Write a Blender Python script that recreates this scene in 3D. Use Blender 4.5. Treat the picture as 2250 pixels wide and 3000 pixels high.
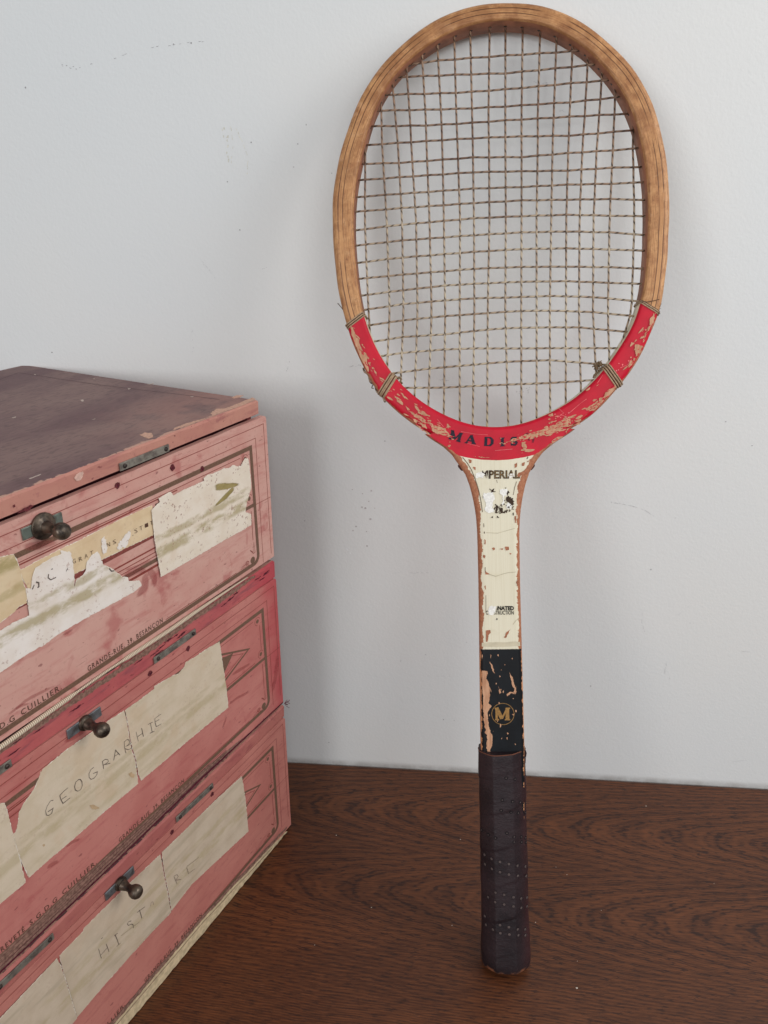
import bpy, math, random
import numpy as np
from mathutils import Vector, Matrix
from mathutils.geometry import tessellate_polygon

random.seed(7)
for o in list(bpy.data.objects):
    bpy.data.objects.remove(o)
SC = bpy.context.scene
COL = SC.collection

# ------------------------------------------------------------------ camera
CAM_R = np.array([[0.9967788784562469, 0.03174984702572188, -0.07364655237925179],
                  [0.08019892432886253, -0.39461348358841913, 0.9153405547154053],
                  [0.0, -0.9182985058160859, -0.39588868917404585]])
CAM_C = np.array([0.0, 0.0, 0.5427526912394335])
WALL_Y = 0.6088240914407577
cam_data = bpy.data.cameras.new('camera')
cam_data.sensor_fit = 'VERTICAL'
cam_data.sensor_height = 36.0
cam_data.lens = 27.0
cam_data.clip_start = 0.01
cam_data.clip_end = 50.0
cam = bpy.data.objects.new('camera', cam_data)
COL.objects.link(cam)
cm = Matrix.Identity(4)
for i in range(3):
    cm[i][0] = CAM_R[i, 0]; cm[i][1] = -CAM_R[i, 1]; cm[i][2] = -CAM_R[i, 2]; cm[i][3] = CAM_C[i]
cam.matrix_world = cm
SC.camera = cam

# ------------------------------------------------------------------ light
world = bpy.data.worlds.new('World')
SC.world = world
world.use_nodes = True
wb = world.node_tree.nodes['Background']
wb.inputs[0].default_value = (0.93, 0.97, 1.0, 1)
wb.inputs[1].default_value = 0.20

def area(name, loc, target, size, size_y, power, color):
    l = bpy.data.lights.new(name, 'AREA')
    l.shape = 'RECTANGLE'; l.size = size; l.size_y = size_y; l.energy = power; l.color = color
    o = bpy.data.objects.new(name, l); COL.objects.link(o)
    o.location = loc
    o.rotation_euler = (Vector(target) - Vector(loc)).to_track_quat('-Z', 'Y').to_euler()
    return o
area('window_light', (-1.05, -1.55, 0.95), (0.02, 0.6, 0.40), 1.15, 1.0, 20.0, (0.985, 0.99, 1.0))
area('frontal_fill_light', (0.95, -2.0, 1.25), (0.05, 0.6, 0.40), 1.3, 1.1, 19.5, (0.985, 0.995, 1.0))  # broad frontal fill, added to lighten the wall behind the racket; source unseen
area('room_light', (1.05, 0.10, 1.05), (-0.1, 0.5, 0.32), 0.6, 0.7, 8.8, (1.0, 0.99, 0.975))

SC.view_settings.view_transform = 'Standard'
SC.view_settings.look = 'None'
SC.view_settings.exposure = 0.0
SC.view_settings.gamma = 1.0
SC.render.engine = 'CYCLES'

# ------------------------------------------------------------------ tracing helpers: photo point -> true plane in the place
def rays(p):
    p = np.atleast_2d(np.array(p, float))
    v = np.stack([(p[:, 0] - 1125) / 2250, (p[:, 1] - 1500) / 2250, np.ones(len(p))], 1)
    return v @ CAM_R.T
def on_plane(p, o, n):
    r = rays(p)
    t = ((np.array(o) - CAM_C) @ n) / (r @ n)
    return CAM_C + r * t[:, None]

BOX_O = np.array([-0.12527499838066775, 0.5271439921286011, 0.0])
BOX_V = np.array([0.396918396, 0.917853903, 0.0])
BOX_N = np.array([0.917853903, -0.396918396, 0.0])       # out of the front faces
RK_O = np.array([0.06328457856598604, 0.3929684973796892, 0.0])
RK_U = np.array([0.9981924105957798, 0.008188882728231995, 0.05953867338670882])
RK_W = np.array([-0.05936481744437459, 0.2887438463140835, 0.9555641316340547])
RK_N = np.array([-0.00936642294486015, -0.9573713665111424, 0.2887080475251873])  # to the camera

def front(p):                      # -> (along front, height) in metres on the box fronts
    X = on_plane(p, BOX_O, BOX_N) - BOX_O
    return [(float(a @ BOX_V), float(a[2])) for a in X]
def racket(p, depth=0.0):          # -> (across, along) in metres in the racket's own frame
    X = on_plane(p, RK_O - RK_N * depth, RK_N) - (RK_O - RK_N * depth)
    return [(float(a @ RK_U), float(a @ RK_W)) for a in X]
def wallp(p):
    X = on_plane(p, (0, WALL_Y, 0), np.array([0, 1.0, 0]))
    return [(float(a[0]), float(a[2])) for a in X]
def tablep(p):
    X = on_plane(p, (0, 0, 0), np.array([0, 0, 1.0]))
    return [(float(a[0]), float(a[1])) for a in X]
def Z(x0, y0, size):
    k = size / 1659.0
    return lambda *pts: [(x0 + a * k, y0 + b * k) for a, b in pts]
z1 = Z(0, 1050, 450); z2 = Z(450, 1150, 400); z3 = Z(0, 1450, 450); z4 = Z(450, 1550, 450)
z5 = Z(0, 1850, 450); z6 = Z(450, 1950, 450); z7 = Z(0, 2250, 450); z8 = Z(0, 2600, 450); z9 = Z(450, 2350, 450)
rA = Z(950, 0, 450); rB = Z(950, 400, 450); rC = Z(950, 800, 450); rD = Z(1200, 1100, 500); rE = Z(1600, 800, 400)
rG = Z(1600, 100, 400); rH = Z(1350, 0, 450)
def rS(*pts): return [(1300 + a * 400 / 1264, 1250 + b * 400 / 1264) for a, b in pts]
def rK(*pts): return [(1300 + a * 400 / 843, 1850 + b * 400 / 843) for a, b in pts]
def wA(*pts): return [(a * 1100 / 1659, b * 1100 / 1659) for a, b in pts]
def wB(*pts): return [(1700 + a * 550 / 936, 1000 + b * 550 / 936) for a, b in pts]
def wC(*pts): return [(700 + a * 750 / 1508, 1200 + b * 750 / 1508) for a, b in pts]
def tA(*pts): return [(800 + a * 1450 / 1659, 2100 + b * 1450 / 1659) for a, b in pts]

# ------------------------------------------------------------------ materials
def lin(c):
    return tuple((x / 12.92 if x <= 0.04045 else ((x + 0.055) / 1.055) ** 2.4) for x in [v / 255.0 for v in c[:3]]) + (1.0,)
class Mat:
    def __init__(s, name, rough=0.7, spec=0.3):
        s.m = bpy.data.materials.new(name); s.m.use_nodes = True
        s.nt = s.m.node_tree; s.b = s.nt.nodes['Principled BSDF']
        s.b.inputs['Roughness'].default_value = rough
        s.b.inputs['Specular IOR Level'].default_value = spec
        s._co = None
    def n(s, t): return s.nt.nodes.new(t)
    def put(s, sock, v):
        if hasattr(v, 'is_linked') or isinstance(v, bpy.types.NodeSocket): s.nt.links.new(v, sock)
        else: sock.default_value = v
    def co(s):
        if s._co is None: s._co = s.n('ShaderNodeTexCoord').outputs['Object']
        return s._co
    def scaled(s, sc, loc=(0, 0, 0), rot=(0, 0, 0)):
        mp = s.n('ShaderNodeMapping'); s.put(mp.inputs['Vector'], s.co())
        mp.inputs['Scale'].default_value = sc; mp.inputs['Location'].default_value = loc; mp.inputs['Rotation'].default_value = rot
        return mp.outputs[0]
    def noise(s, scale, detail=4, rough=0.55, dist=0.0, vec=None):
        t = s.n('ShaderNodeTexNoise'); s.put(t.inputs['Vector'], vec if vec is not None else s.co())
        t.inputs['Scale'].default_value = scale; t.inputs['Detail'].default_value = detail
        t.inputs['Roughness'].default_value = rough; t.inputs['Distortion'].default_value = dist
        return t.outputs[0]
    def math(s, op, a, b=0.0, c=None, clamp=False):
        t = s.n('ShaderNodeMath'); t.operation = op; t.use_clamp = clamp
        s.put(t.inputs[0], a); s.put(t.inputs[1], b)
        if c is not None: s.put(t.inputs[2], c)
        return t.outputs[0]
    def ramp(s, fac, lo, hi, a=0.0, b=1.0):
        t = s.n('ShaderNodeMapRange'); t.interpolation_type = 'SMOOTHSTEP'
        s.put(t.inputs[0], fac); t.inputs[1].default_value = lo; t.inputs[2].default_value = hi
        t.inputs[3].default_value = a; t.inputs[4].default_value = b
        return t.outputs[0]
    def mix(s, f, a, b, mode='MIX'):
        t = s.n('ShaderNodeMix'); t.data_type = 'RGBA'; t.blend_type = mode
        s.put(t.inputs[0], f); s.put(t.inputs[6], a); s.put(t.inputs[7], b)
        return t.outputs[2]
    def xyz(s):
        t = s.n('ShaderNodeSeparateXYZ'); s.put(t.inputs[0], s.co()); return t.outputs
    def attr(s, name):
        t = s.n('ShaderNodeAttribute'); t.attribute_name = name; return t.outputs['Fac']
    def bump(s, h, strength, dist):
        t = s.n('ShaderNodeBump'); s.put(t.inputs['Height'], h)
        t.inputs['Strength'].default_value = strength; t.inputs['Distance'].default_value = dist
        s.put(s.b.inputs['Normal'], t.outputs[0])
    def col(s, c): s.put(s.b.inputs['Base Color'], c)

def simple(name, rgb, rough=0.7, spec=0.3, var=0.15, scale=400.0, metal=0.0):
    m = Mat(name, rough, spec)
    c = lin(rgb); d = tuple(x * (1 - var) for x in c[:3]) + (1,); e = tuple(min(1, x * (1 + var)) for x in c[:3]) + (1,)
    m.col(m.mix(m.ramp(m.noise(scale, 5), 0.3, 0.7), d, e))
    m.b.inputs['Metallic'].default_value = metal
    return m

# ------------------------------------------------------------------ mesh builder (local frames: X across, Y away from the viewer, Z up)
class MB:
    def __init__(s): s.v = []; s.f = []; s.mi = []; s.attr = []; s.uv = {}
    def add(s, vs, fs, mi=0, at=None):
        b = len(s.v); s.v += [tuple(x) for x in vs]
        s.f += [tuple(b + i for i in f) for f in fs]; s.mi += [mi] * len(fs)
        s.attr += list(at) if at is not None else [9.0] * len(vs)
    def poly(s, pts, y, thick=0.0, mi=0, bow=None):
        pts = [tuple(p) for p in pts]
        ar = sum(pts[i][0] * pts[(i + 1) % len(pts)][1] - pts[(i + 1) % len(pts)][0] * pts[i][1] for i in range(len(pts)))
        if ar < 0: pts = pts[::-1]
        tri = tessellate_polygon([[Vector((p[0], p[1], 0)) for p in pts]])
        yy = [y + (bow(p) if bow else 0.0) for p in pts]
        vs = [(p[0], yy[i], p[1]) for i, p in enumerate(pts)]
        fs = []
        for t in tri:
            a, b, c = [pts[i] for i in t]
            cr = (b[0] - a[0]) * (c[1] - a[1]) - (c[0] - a[0]) * (b[1] - a[1])
            if abs(cr) < 1e-14: continue
            fs.append(tuple(t) if cr > 0 else tuple(reversed(t)))
        n = len(pts)
        if thick:
            vs += [(p[0], y + thick, p[1]) for p in pts]
            for i in range(n):
                j = (i + 1) % n
                fs.append((j, i, n + i, n + j))
        s.add(vs, fs, mi)
    def line(s, pts, w, y, mi=0, closed=False):
        P = [np.array(p, float) for p in pts]
        n = len(P); L = []
        for i in range(n):
            if closed: a, b = P[i - 1], P[(i + 1) % n]
            else: a, b = P[max(0, i - 1)], P[min(n - 1, i + 1)]
            d1 = P[i] - a; d2 = b - P[i]
            d1 = d1 / (np.linalg.norm(d1) + 1e-12); d2 = d2 / (np.linalg.norm(d2) + 1e-12)
            if not closed and i == 0: d1 = d2
            if not closed and i == n - 1: d2 = d1
            n1 = np.array([-d1[1], d1[0]]); n2 = np.array([-d2[1], d2[0]])
            m = n1 + n2; m = m / (np.linalg.norm(m) + 1e-12)
            k = 1.0 / max(0.45, float(m @ n1))
            ww = w[i] if hasattr(w, '__len__') else w
            L.append((P[i] + m * k * ww / 2, P[i] - m * k * ww / 2))
        vs = []
        for a, b in L: vs += [(a[0], y, a[1]), (b[0], y, b[1])]
        fs = []
        for i in range(n if closed else n - 1):
            j = (i + 1) % n
            fs.append((2 * i, 2 * i + 1, 2 * j + 1, 2 * j))
        s.add(vs, fs, mi)
    def disc(s, c, r, y, n=14, mi=0, rz=None, thick=0.0):
        rz = rz or r
        s.poly([(c[0] + r * math.cos(2 * math.pi * i / n), c[1] + rz * math.sin(2 * math.pi * i / n)) for i in range(n)], y, thick, mi)
    def box(s, x0, x1, y0, y1, zl, zh, mi=0):
        vs = [(x0, y0, zl), (x1, y0, zl), (x1, y1, zl), (x0, y1, zl), (x0, y0, zh), (x1, y0, zh), (x1, y1, zh), (x0, y1, zh)]
        s.add(vs, [(0, 1, 5, 4), (1, 2, 6, 5), (2, 3, 7, 6), (3, 0, 4, 7), (4, 5, 6, 7), (3, 2, 1, 0)], mi)
    def tube(s, path, r, n=6, mi=0, close=False, cap=True):
        P = [np.array(p, float) for p in path]; m = len(P)
        T = []
        for i in range(m):
            a = P[i - 1] if (i or close) else P[0]; b = P[(i + 1) % m] if (i < m - 1 or close) else P[-1]
            t = b - a; T.append(t / (np.linalg.norm(t) + 1e-12))
        up = np.array([0, 1.0, 0]) if abs(T[0][1]) < 0.9 else np.array([1.0, 0, 0])
        N = np.cross(T[0], up); N /= np.linalg.norm(N)
        vs = []; ln = 0.0; lens = []
        for i in range(m):
            N = N - T[i] * (N @ T[i]); N /= np.linalg.norm(N) + 1e-12
            B = np.cross(T[i], N)
            if i: ln += np.linalg.norm(P[i] - P[i - 1])
            lens.append(ln)
            rr = r[i] if hasattr(r, '__len__') else r
            for k in range(n):
                a = 2 * math.pi * k / n
                vs.append(P[i] + rr * (math.cos(a) * N + math.sin(a) * B))
        fs = []
        base = len(s.f)
        for i in range(m if close else m - 1):
            j = (i + 1) % m
            for k in range(n):
                k2 = (k + 1) % n
                fs.append((i * n + k, i * n + k2, j * n + k2, j * n + k))
                l1 = lens[j] if j else ln + np.linalg.norm(P[0] - P[-1])
                s.uv[base + len(fs) - 1] = [(lens[i], k / n), (lens[i], (k + 1) / n), (l1, (k + 1) / n), (l1, k / n)]
        if cap and not close:
            fs.append(tuple(range(n))[::-1]); fs.append(tuple((m - 1) * n + k for k in range(n)))
        s.add(vs, fs, mi)
    def lathe(s, prof, o, axis, n=24, mi=0):
        ax = np.array(axis, float); ax /= np.linalg.norm(ax)
        up = np.array([0, 0, 1.0]) if abs(ax[2]) < 0.9 else np.array([1.0, 0, 0])
        a = np.cross(ax, up); a /= np.linalg.norm(a); b = np.cross(a, ax)
        vs = []
        for t, r in prof:
            for k in range(n):
                th = 2 * math.pi * k / n
                vs.append(np.array(o) + ax * t + r * (math.cos(th) * a + math.sin(th) * b))
        fs = []
        for i in range(len(prof) - 1):
            for k in range(n):
                k2 = (k + 1) % n
                fs.append((i * n + k, (i + 1) * n + k, (i + 1) * n + k2, i * n + k2))
        fs.append(tuple((len(prof) - 1) * n + k for k in range(n)))
        s.add(vs, fs, mi)
    def obj(s, name, mats, parent=None, smooth=False, label=None, kind=None):
        me = bpy.data.meshes.new(name)
        me.from_pydata([tuple(float(c) for c in v) for v in s.v], [], s.f)
        mats = mats if isinstance(mats, (list, tuple)) else [mats]
        for m in mats: me.materials.append(m.m)
        for p, mi in zip(me.polygons, s.mi):
            p.material_index = mi; p.use_smooth = smooth
        at = me.attributes.new('edge', 'FLOAT', 'POINT')
        at.data.foreach_set('value', s.attr)
        if s.uv:
            uvl = me.uv_layers.new(name='UVMap')
            for fi, uvs in s.uv.items():
                p = me.polygons[fi]
                for li, uv in zip(p.loop_indices, uvs): uvl.data[li].uv = uv
        me.update()
        o = bpy.data.objects.new(name, me); COL.objects.link(o)
        if parent is not None: o.parent = parent
        if label: o['label'] = label
        if kind: o['kind'] = kind
        return o

def bevel(o, w, seg=2, angle=40):
    m = o.modifiers.new('bevel', 'BEVEL'); m.width = w; m.segments = seg; m.limit_method = 'ANGLE'; m.angle_limit = math.radians(angle)
    return o
def thing(name, label, cat, matrix, group=None):
    o = bpy.data.objects.new(name, None); COL.objects.link(o)
    o.empty_display_size = 0.05
    o.matrix_world = matrix
    o['label'] = label; o['category'] = cat
    if group: o['group'] = group
    return o
def frame_matrix(o, x, y, z):
    m = Matrix.Identity(4)
    for i in range(3):
        m[i][0] = x[i]; m[i][1] = y[i]; m[i][2] = z[i]; m[i][3] = o[i]
    return m
def jag(pts, step, amp, rng=None, keep=None):
    """torn edge: subdivide a closed outline and push the points about"""
    rng = rng or random
    out = []
    n = len(pts)
    for i in range(n):
        a = np.array(pts[i]); b = np.array(pts[(i + 1) % n])
        L = np.linalg.norm(b - a); out.append(tuple(a))
        if keep and i in keep: continue
        k = int(L / step)
        if L < 1e-9: continue
        d = (b - a) / L; nn = np.array([-d[1], d[0]])
        for j in range(1, k):
            q = a + (b - a) * ((j + rng.uniform(-.25, .25)) / k) + nn * rng.gauss(0, amp)
            out.append(tuple(q))
    return out
_txt = {}
def text_polys(body, size, bold=0.0, shear=0.0, space=1.0):
    """flat triangles of a line of lettering, baseline at the origin"""
    key = (body, size, bold, shear, space)
    if key in _txt: return _txt[key]
    cu = bpy.data.curves.new('lettering', 'FONT'); cu.body = body; cu.size = size; cu.offset = bold; cu.shear = shear; cu.space_character = space
    cu.resolution_u = 2
    ob = bpy.data.objects.new('lettering', cu); COL.objects.link(ob)
    dg = bpy.context.evaluated_depsgraph_get()
    me = bpy.data.meshes.new_from_object(ob.evaluated_get(dg))
    vs = [(v.co.x, v.co.y) for v in me.vertices]; fs = [tuple(p.vertices) for p in me.polygons]
    bpy.data.objects.remove(ob); bpy.data.meshes.remove(me); bpy.data.curves.remove(cu)
    _txt[key] = (vs, fs)
    return _txt[key]
def put_text(mb, body, a, b, y, height, mi=0, bold=0.0, shear=0.0, drop=None, space=1.0):
    """lettering fitted between a and b (baseline ends) with the given cap height"""
    vs, fs = text_polys(body, 1.0, bold, shear, space)
    if not vs: return
    x0 = min(v[0] for v in vs); x1 = max(v[0] for v in vs); cap = 0.69
    a = np.array(a); b = np.array(b); d = b - a; L = np.linalg.norm(d); d /= L; n = np.array([-d[1], d[0]])
    sx = L / (x1 - x0); sy = height / cap
    vv = []
    for v in vs:
        q = a + d * (v[0] - x0) * sx + n * v[1] * sy
        vv.append((q[0], y, q[1]))
    ff = []
    for f in fs:
        c = np.mean([[vv[i][0], vv[i][2]] for i in f], 0)
        if drop and drop(c): continue
        p = [vv[i] for i in f]
        ar = sum(p[i][0] * p[(i + 1) % len(p)][2] - p[(i + 1) % len(p)][0] * p[i][2] for i in range(len(p)))
        ff.append(f if ar > 0 else tuple(reversed(f)))
    mb.add(vv, ff, mi)
SLAB = {  # slab-serif capitals on a unit box: list of thick strokes (x0,y0,x1,y1,width)
 'M': [(.12, 0, .12, 1, .12), (.85, 0, .85, 1, .2), (.12, 1, .48, .12, .2), (.48, .12, .85, 1, .09), (0, .04, .28, .04, .08), (.66, .04, 1.04, .04, .08), (0, .96, .2, .96, .08), (.8, .96, 1.04, .96, .08)],
 'A': [(.14, .02, .5, 1, .09), (.5, 1, .84, .02, .22), (.25, .32, .7, .32, .09), (0, .04, .3, .04, .08), (.64, .04, 1.04, .04, .08)],
 'D': [(.2, 0, .2, 1, .22), (.05, .04, .55, .04, .08), (.05, .96, .55, .96, .08), (.55, .97, .8, .75, .16), (.8, .78, .8, .22, .22), (.8, .25, .55, .03, .16)],
 'I': [(.5, 0, .5, 1, .26), (.22, .04, .78, .04, .08), (.22, .96, .78, .96, .08)],
 'S': [(.78, .82, .5, .95, .13), (.5, .95, .25, .8, .16), (.25, .8, .3, .58, .2), (.3, .6, .7, .42, .22), (.7, .42, .76, .2, .2), (.76, .2, .5, .05, .16), (.5, .05, .2, .2, .13), (.18, .05, .18, .35, .08), (.8, .7, .8, .97, .08)],
 'O': [(.5, .96, .2, .7, .16), (.2, .72, .2, .28, .2), (.2, .3, .5, .04, .16), (.5, .04, .8, .3, .16), (.8, .28, .8, .72, .2), (.8, .7, .5, .96, .16)],
 'N': [(.15, 0, .15, 1, .09), (.85, 0, .85, 1, .09), (.15, 1, .85, 0, .22), (0, .04, .3, .04, .08), (.7, .96, 1, .96, .08)],
}
def put_slab(mb, ch, o, w, h, ang, y, mi=0):
    d = np.array([math.cos(ang), math.sin(ang)]); n = np.array([-d[1], d[0]])
    for k, (xa, ya, xb, yb, tw) in enumerate(SLAB[ch]):
        a = np.array(o) + d * xa * w + n * ya * h; b = np.array(o) + d * xb * w + n * yb * h
        mb.line([a, b], tw * w * 1.28, y - 2e-6 * k, mi)

# ------------------------------------------------------------------ wall and table
mw = Mat('painted_wall', 0.75, 0.25)
big = m_n = mw.noise(3.0, 3, 0.5)
speck = mw.ramp(mw.noise(900, 2, 0.5), 0.72, 0.78)
base = mw.mix(mw.ramp(big, 0.3, 0.7), lin((221, 224, 225)), lin((226, 226, 224)))
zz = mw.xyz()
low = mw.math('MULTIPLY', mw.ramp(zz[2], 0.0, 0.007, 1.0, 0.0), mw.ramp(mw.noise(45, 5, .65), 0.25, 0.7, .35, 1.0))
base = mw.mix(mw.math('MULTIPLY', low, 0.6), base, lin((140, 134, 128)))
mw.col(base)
h1 = mw.noise(420, 3, 0.5); h2 = mw.noise(170, 2, 0.5)
mw.bump(mw.math('ADD', h1, mw.math('MULTIPLY', h2, 0.5)), 0.20, 0.0008)
b = MB()
b.add([(-2.2, WALL_Y, -0.1), (2.2, WALL_Y, -0.1), (2.2, WALL_Y, 2.0), (-2.2, WALL_Y, 2.0), (-2.2, WALL_Y + .1, -0.1), (2.2, WALL_Y + .1, -0.1), (2.2, WALL_Y + .1, 2.0), (-2.2, WALL_Y + .1, 2.0)],
      [(0, 1, 2, 3), (5, 4, 7, 6), (1, 5, 6, 2), (4, 0, 3, 7), (3, 2, 6, 7), (4, 5, 1, 0)])
wall = b.obj('wall', mw, kind='structure')

mt = Mat('dark_wood_veneer', 0.42, 0.35)
v1, v2 = tablep([(1560, 2415), (1600, 2663)])
x, y, z_ = mt.xyz()
wob = mt.noise(7.0, 5, 0.6, vec=mt.scaled((0.6, 1.8, 1)))
wob2 = mt.noise(40.0, 4, 0.6, vec=mt.scaled((0.5, 1.8, 1)))
yr = mt.math('ADD', y, mt.math('MULTIPLY', mt.math('SUBTRACT', x, v1[0]), 0.05))
yr = mt.math('ADD', yr, mt.math('MULTIPLY', mt.math('SUBTRACT', wob, .5), .020))
ym = (v1[1] + v2[1]) / 2; off_ = (v1[1] - v2[1]) / 2
yl = mt.math('SUBTRACT', mt.math('ABSOLUTE', mt.math('SUBTRACT', yr, ym)), off_)
F = mt.math('SUBTRACT', x, mt.math('MULTIPLY', mt.math('MULTIPLY', yl, yl), 95.0))
F = mt.math('ADD', F, mt.math('MULTIPLY', mt.math('SUBTRACT', wob2, .5), .044))
band = mt.math('SINE', mt.math('MULTIPLY', F, 2 * math.pi / .0115))
band2 = mt.math('SINE', mt.math('MULTIPLY', F, 2 * math.pi / .041))
R_ = (0, 0, 0.045)
fib = mt.noise(1.0, 6, 0.65, vec=mt.scaled((46, 1000, 1), rot=R_))
pore = mt.noise(1.0, 3, 0.6, 0.0, vec=mt.scaled((120, 400, 1), rot=R_))
tone = mt.math('ADD', mt.math('MULTIPLY', band, -0.07), mt.math('MULTIPLY', band2, -0.09))
tone = mt.math('ADD', tone, mt.math('MULTIPLY', mt.math('SUBTRACT', fib, 0.5), 1.6))
tone = mt.math('ADD', tone, mt.math('MULTIPLY', mt.math('SUBTRACT', mt.noise(1.0, 4, .6, vec=mt.scaled((6, 22, 1))), 0.5), 0.5))
c1 = mt.mix(mt.ramp(tone, -0.45, 0.5), lin((58, 31, 20)), lin((112, 66, 39)))
dens = mt.math('ADD', mt.math('MULTIPLY', band, .5), mt.math('MULTIPLY', band2, .35))
pm = mt.ramp(mt.math('ADD', pore, mt.math('MULTIPLY', dens, .15)), .55, .65)
c1 = mt.mix(mt.math('MULTIPLY', pm, 0.74), c1, lin((42, 24, 19)))
pm2 = mt.ramp(mt.noise(1.0, 2, 0.5, vec=mt.scaled((70, 900, 1), loc=(7, 2, 0), rot=R_)), 0.60, 0.68)
c1 = mt.mix(mt.math('MULTIPLY', pm2, 0.45), c1, lin((46, 26, 19)))
hl = mt.ramp(mt.noise(1.0, 3, 0.6, vec=mt.scaled((80, 1300, 1), loc=(3, 5, 0), rot=R_)), 0.62, 0.74)
c1 = mt.mix(mt.math('MULTIPLY', hl, 0.4), c1, lin((146, 98, 70)))
mt.col(c1)
mt.put(mt.b.inputs['Roughness'], mt.ramp(fib, 0.3, 0.7, 0.44, 0.33))
mt.bump(mt.math('SUBTRACT', fib, mt.math('MULTIPLY', pm, 0.6)), 0.2, 0.0004)
b = MB()
b.box(-1.6, 1.6, -0.25, WALL_Y - 0.0008, -0.035, 0.0)
table = bevel(b.obj('table_top', mt, kind='structure'), 0.003)

# scuffs and pencil marks on the wall
m_scuff = simple('wall_scuff', (184, 184, 186), 0.9, 0.1)
m_dot = simple('wall_dot', (158, 156, 158), 0.9, 0.1)
m_yel = simple('wall_yellow_scuff', (214, 212, 200), 0.8, 0.2)
m_wlt = simple('wall_pale_scratch', (236, 237, 238), 0.8, 0.2)
def scratch(name, pts, w, mat, dash=1.0, n=24, wig=0.0004):
    w *= .72; dash *= .85
    p = np.array(wallp(pts)); b = MB()
    seg = np.linalg.norm(np.diff(p, axis=0), axis=1); cum = np.concatenate([[0], np.cumsum(seg)])
    def at(t): return np.array([np.interp(t * cum[-1], cum, p[:, 0]), np.interp(t * cum[-1], cum, p[:, 1])])
    for i in range(n):
        if random.random() > dash: continue
        a = at(i / n); c = at((i + 0.9) / n)
        j = np.array([random.gauss(0, wig), random.gauss(0, wig)])
        b.line([a + j, (a + c) / 2 + j * .6, c + j], [w * random.uniform(.3, 1), w * random.uniform(.6, 1.1), w * random.uniform(.2, .9)], WALL_Y - 0.00015)
    if b.f: b.obj(name, mat, wall, kind='stuff')
scratch('scuff_mark', wA((270, 290), (320, 300), (360, 298)), .0005, m_dot, 0.45, 16, .0007)
scratch('scuff_mark', wA((400, 280), (450, 272), (560, 240), (700, 205), (850, 188), (950, 178)), .00042, m_dot, 0.28, 46, .0004)
scratch('scuff_mark', wA((1020, 560), (1030, 640), (1022, 735)), .0006, m_yel, 0.9, 14)
scratch('scuff_mark', wA((1045, 570), (1080, 650), (1098, 700), (1092, 770)), .0006, m_yel, 0.8, 20, .0002)
scratch('scuff_mark', wA((985, 560), (1000, 640), (1010, 720)), .0012, m_yel, 0.8, 14, .001)
scratch('scuff_mark', wA((885, 1140), (920, 1190), (955, 1235)), .0003, m_scuff, 0.6, 18)
scratch('scuff_mark', wA((850, 1455), (852, 1555)), .0003, m_scuff, 0.6, 14)
scratch('scuff_mark', wA((1280, 1590), (1268, 1640)), .0004, m_dot, 0.6, 8)
scratch('scuff_mark', wA((1545, 1620), (1600, 1610)), .0004, m_dot, 0.55, 10)
scratch('scuff_mark', wA((1160, 1190), (1190, 1180)), .0005, m_scuff, 0.6, 6)
scratch('scuff_mark', wB((150, 800), (260, 822), (320, 840), (380, 882)), .00045, m_dot, 0.75, 30, .0002)
scratch('scuff_mark', wB((485, 1366), (540, 1322)), .0003, m_scuff, 0.8, 10, .0001)
scratch('scuff_mark', wB((310, 1350), (306, 1400), (322, 1450)), .0003, m_scuff, 0.8, 12, .0001)
scratch('scuff_mark', wB((115, 1587), (170, 1586)), .0006, m_wlt, 0.9, 8, .0001)
scratch('scuff_mark', wB((540, 1407), (570, 1405)), .0004, m_scuff, 0.7, 6)
scratch('scuff_mark', wB((805, 1545), (850, 1548)), .0004, m_scuff, 0.7, 8, .0002)
scratch('scuff_mark', wB((430, 1600), (422, 1650), (450, 1695)), .0004, m_scuff, 0.6, 10)
scratch('scuff_mark', wB((760, 2095), (830, 2088)), .0003, m_scuff, 0.8, 8, .0001)
scratch('scuff_mark', wB((20, 485), (85, 483)), .0003, m_scuff, 0.8, 8, .0001)
scratch('scuff_mark', wC((630, 815), (660, 850)), .0011, m_wlt, 1, 4, .0001)
scratch('scuff_mark', wC((380, 510), (425, 555)), .0006, m_wlt, 0.9, 5, .0001)
scratch('scuff_mark', wC((295, 1300), (355, 1340)), .0003, m_scuff, 0.8, 8, .0001)
scratch('scuff_mark', wC((1110, 1568), (1310, 1572)), .00025, m_scuff, 0.4, 24, .0001)
scratch('scuff_mark', wC((780, 970), (950, 960), (1150, 962)), .0004, m_scuff, 0.35, 24, .0003)
scratch('scuff_mark', rC((1245, 1160), (1345, 1162)), .0005, m_scuff, 0.7, 14, .0006)
scratch('scuff_mark', rD((300, 45), (380, 50)), .0005, m_scuff, 0.6, 12, .0006)
scratch('scuff_mark', rD((1010, 190), (1130, 150), (1180, 110)), .0006, m_scuff, 0.5, 24, .0016)
scratch('scuff_mark', rC((270, 1015), (350, 1000)), .0004, m_scuff, 0.6, 10, .0004)
scratch('scuff_mark', rH((770, 880), (900, 900), (1000, 885)), .0004, m_scuff, 0.5, 16, .0003)
scratch('scuff_mark', rH((1060, 1205), (1095, 1190), (1130, 1215)), .0004, m_scuff, 0.7, 10, .0002)
bd = MB()
for q in wA((1353, 551), (1110, 629), (1298, 738), (1466, 765), (230, 1557), (113, 387), (845, 190), (767, 196), (1060, 1016), (1316, 636), (1005, 803)) + \
         wB((856, 520), (475, 880), (352, 1137), (725, 400), (52, 1718)) + wC((387, 655), (953, 1480), (1100, 1443), (1205, 1825), (1268, 1830), (1340, 1370), (860, 185), (530, 1960), (555, 2075)):
    p = wallp([q])[0]; bd.disc(p, random.uniform(.0003, .0006), WALL_Y - .0002, 7, rz=random.uniform(.0003, .0007))
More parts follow.
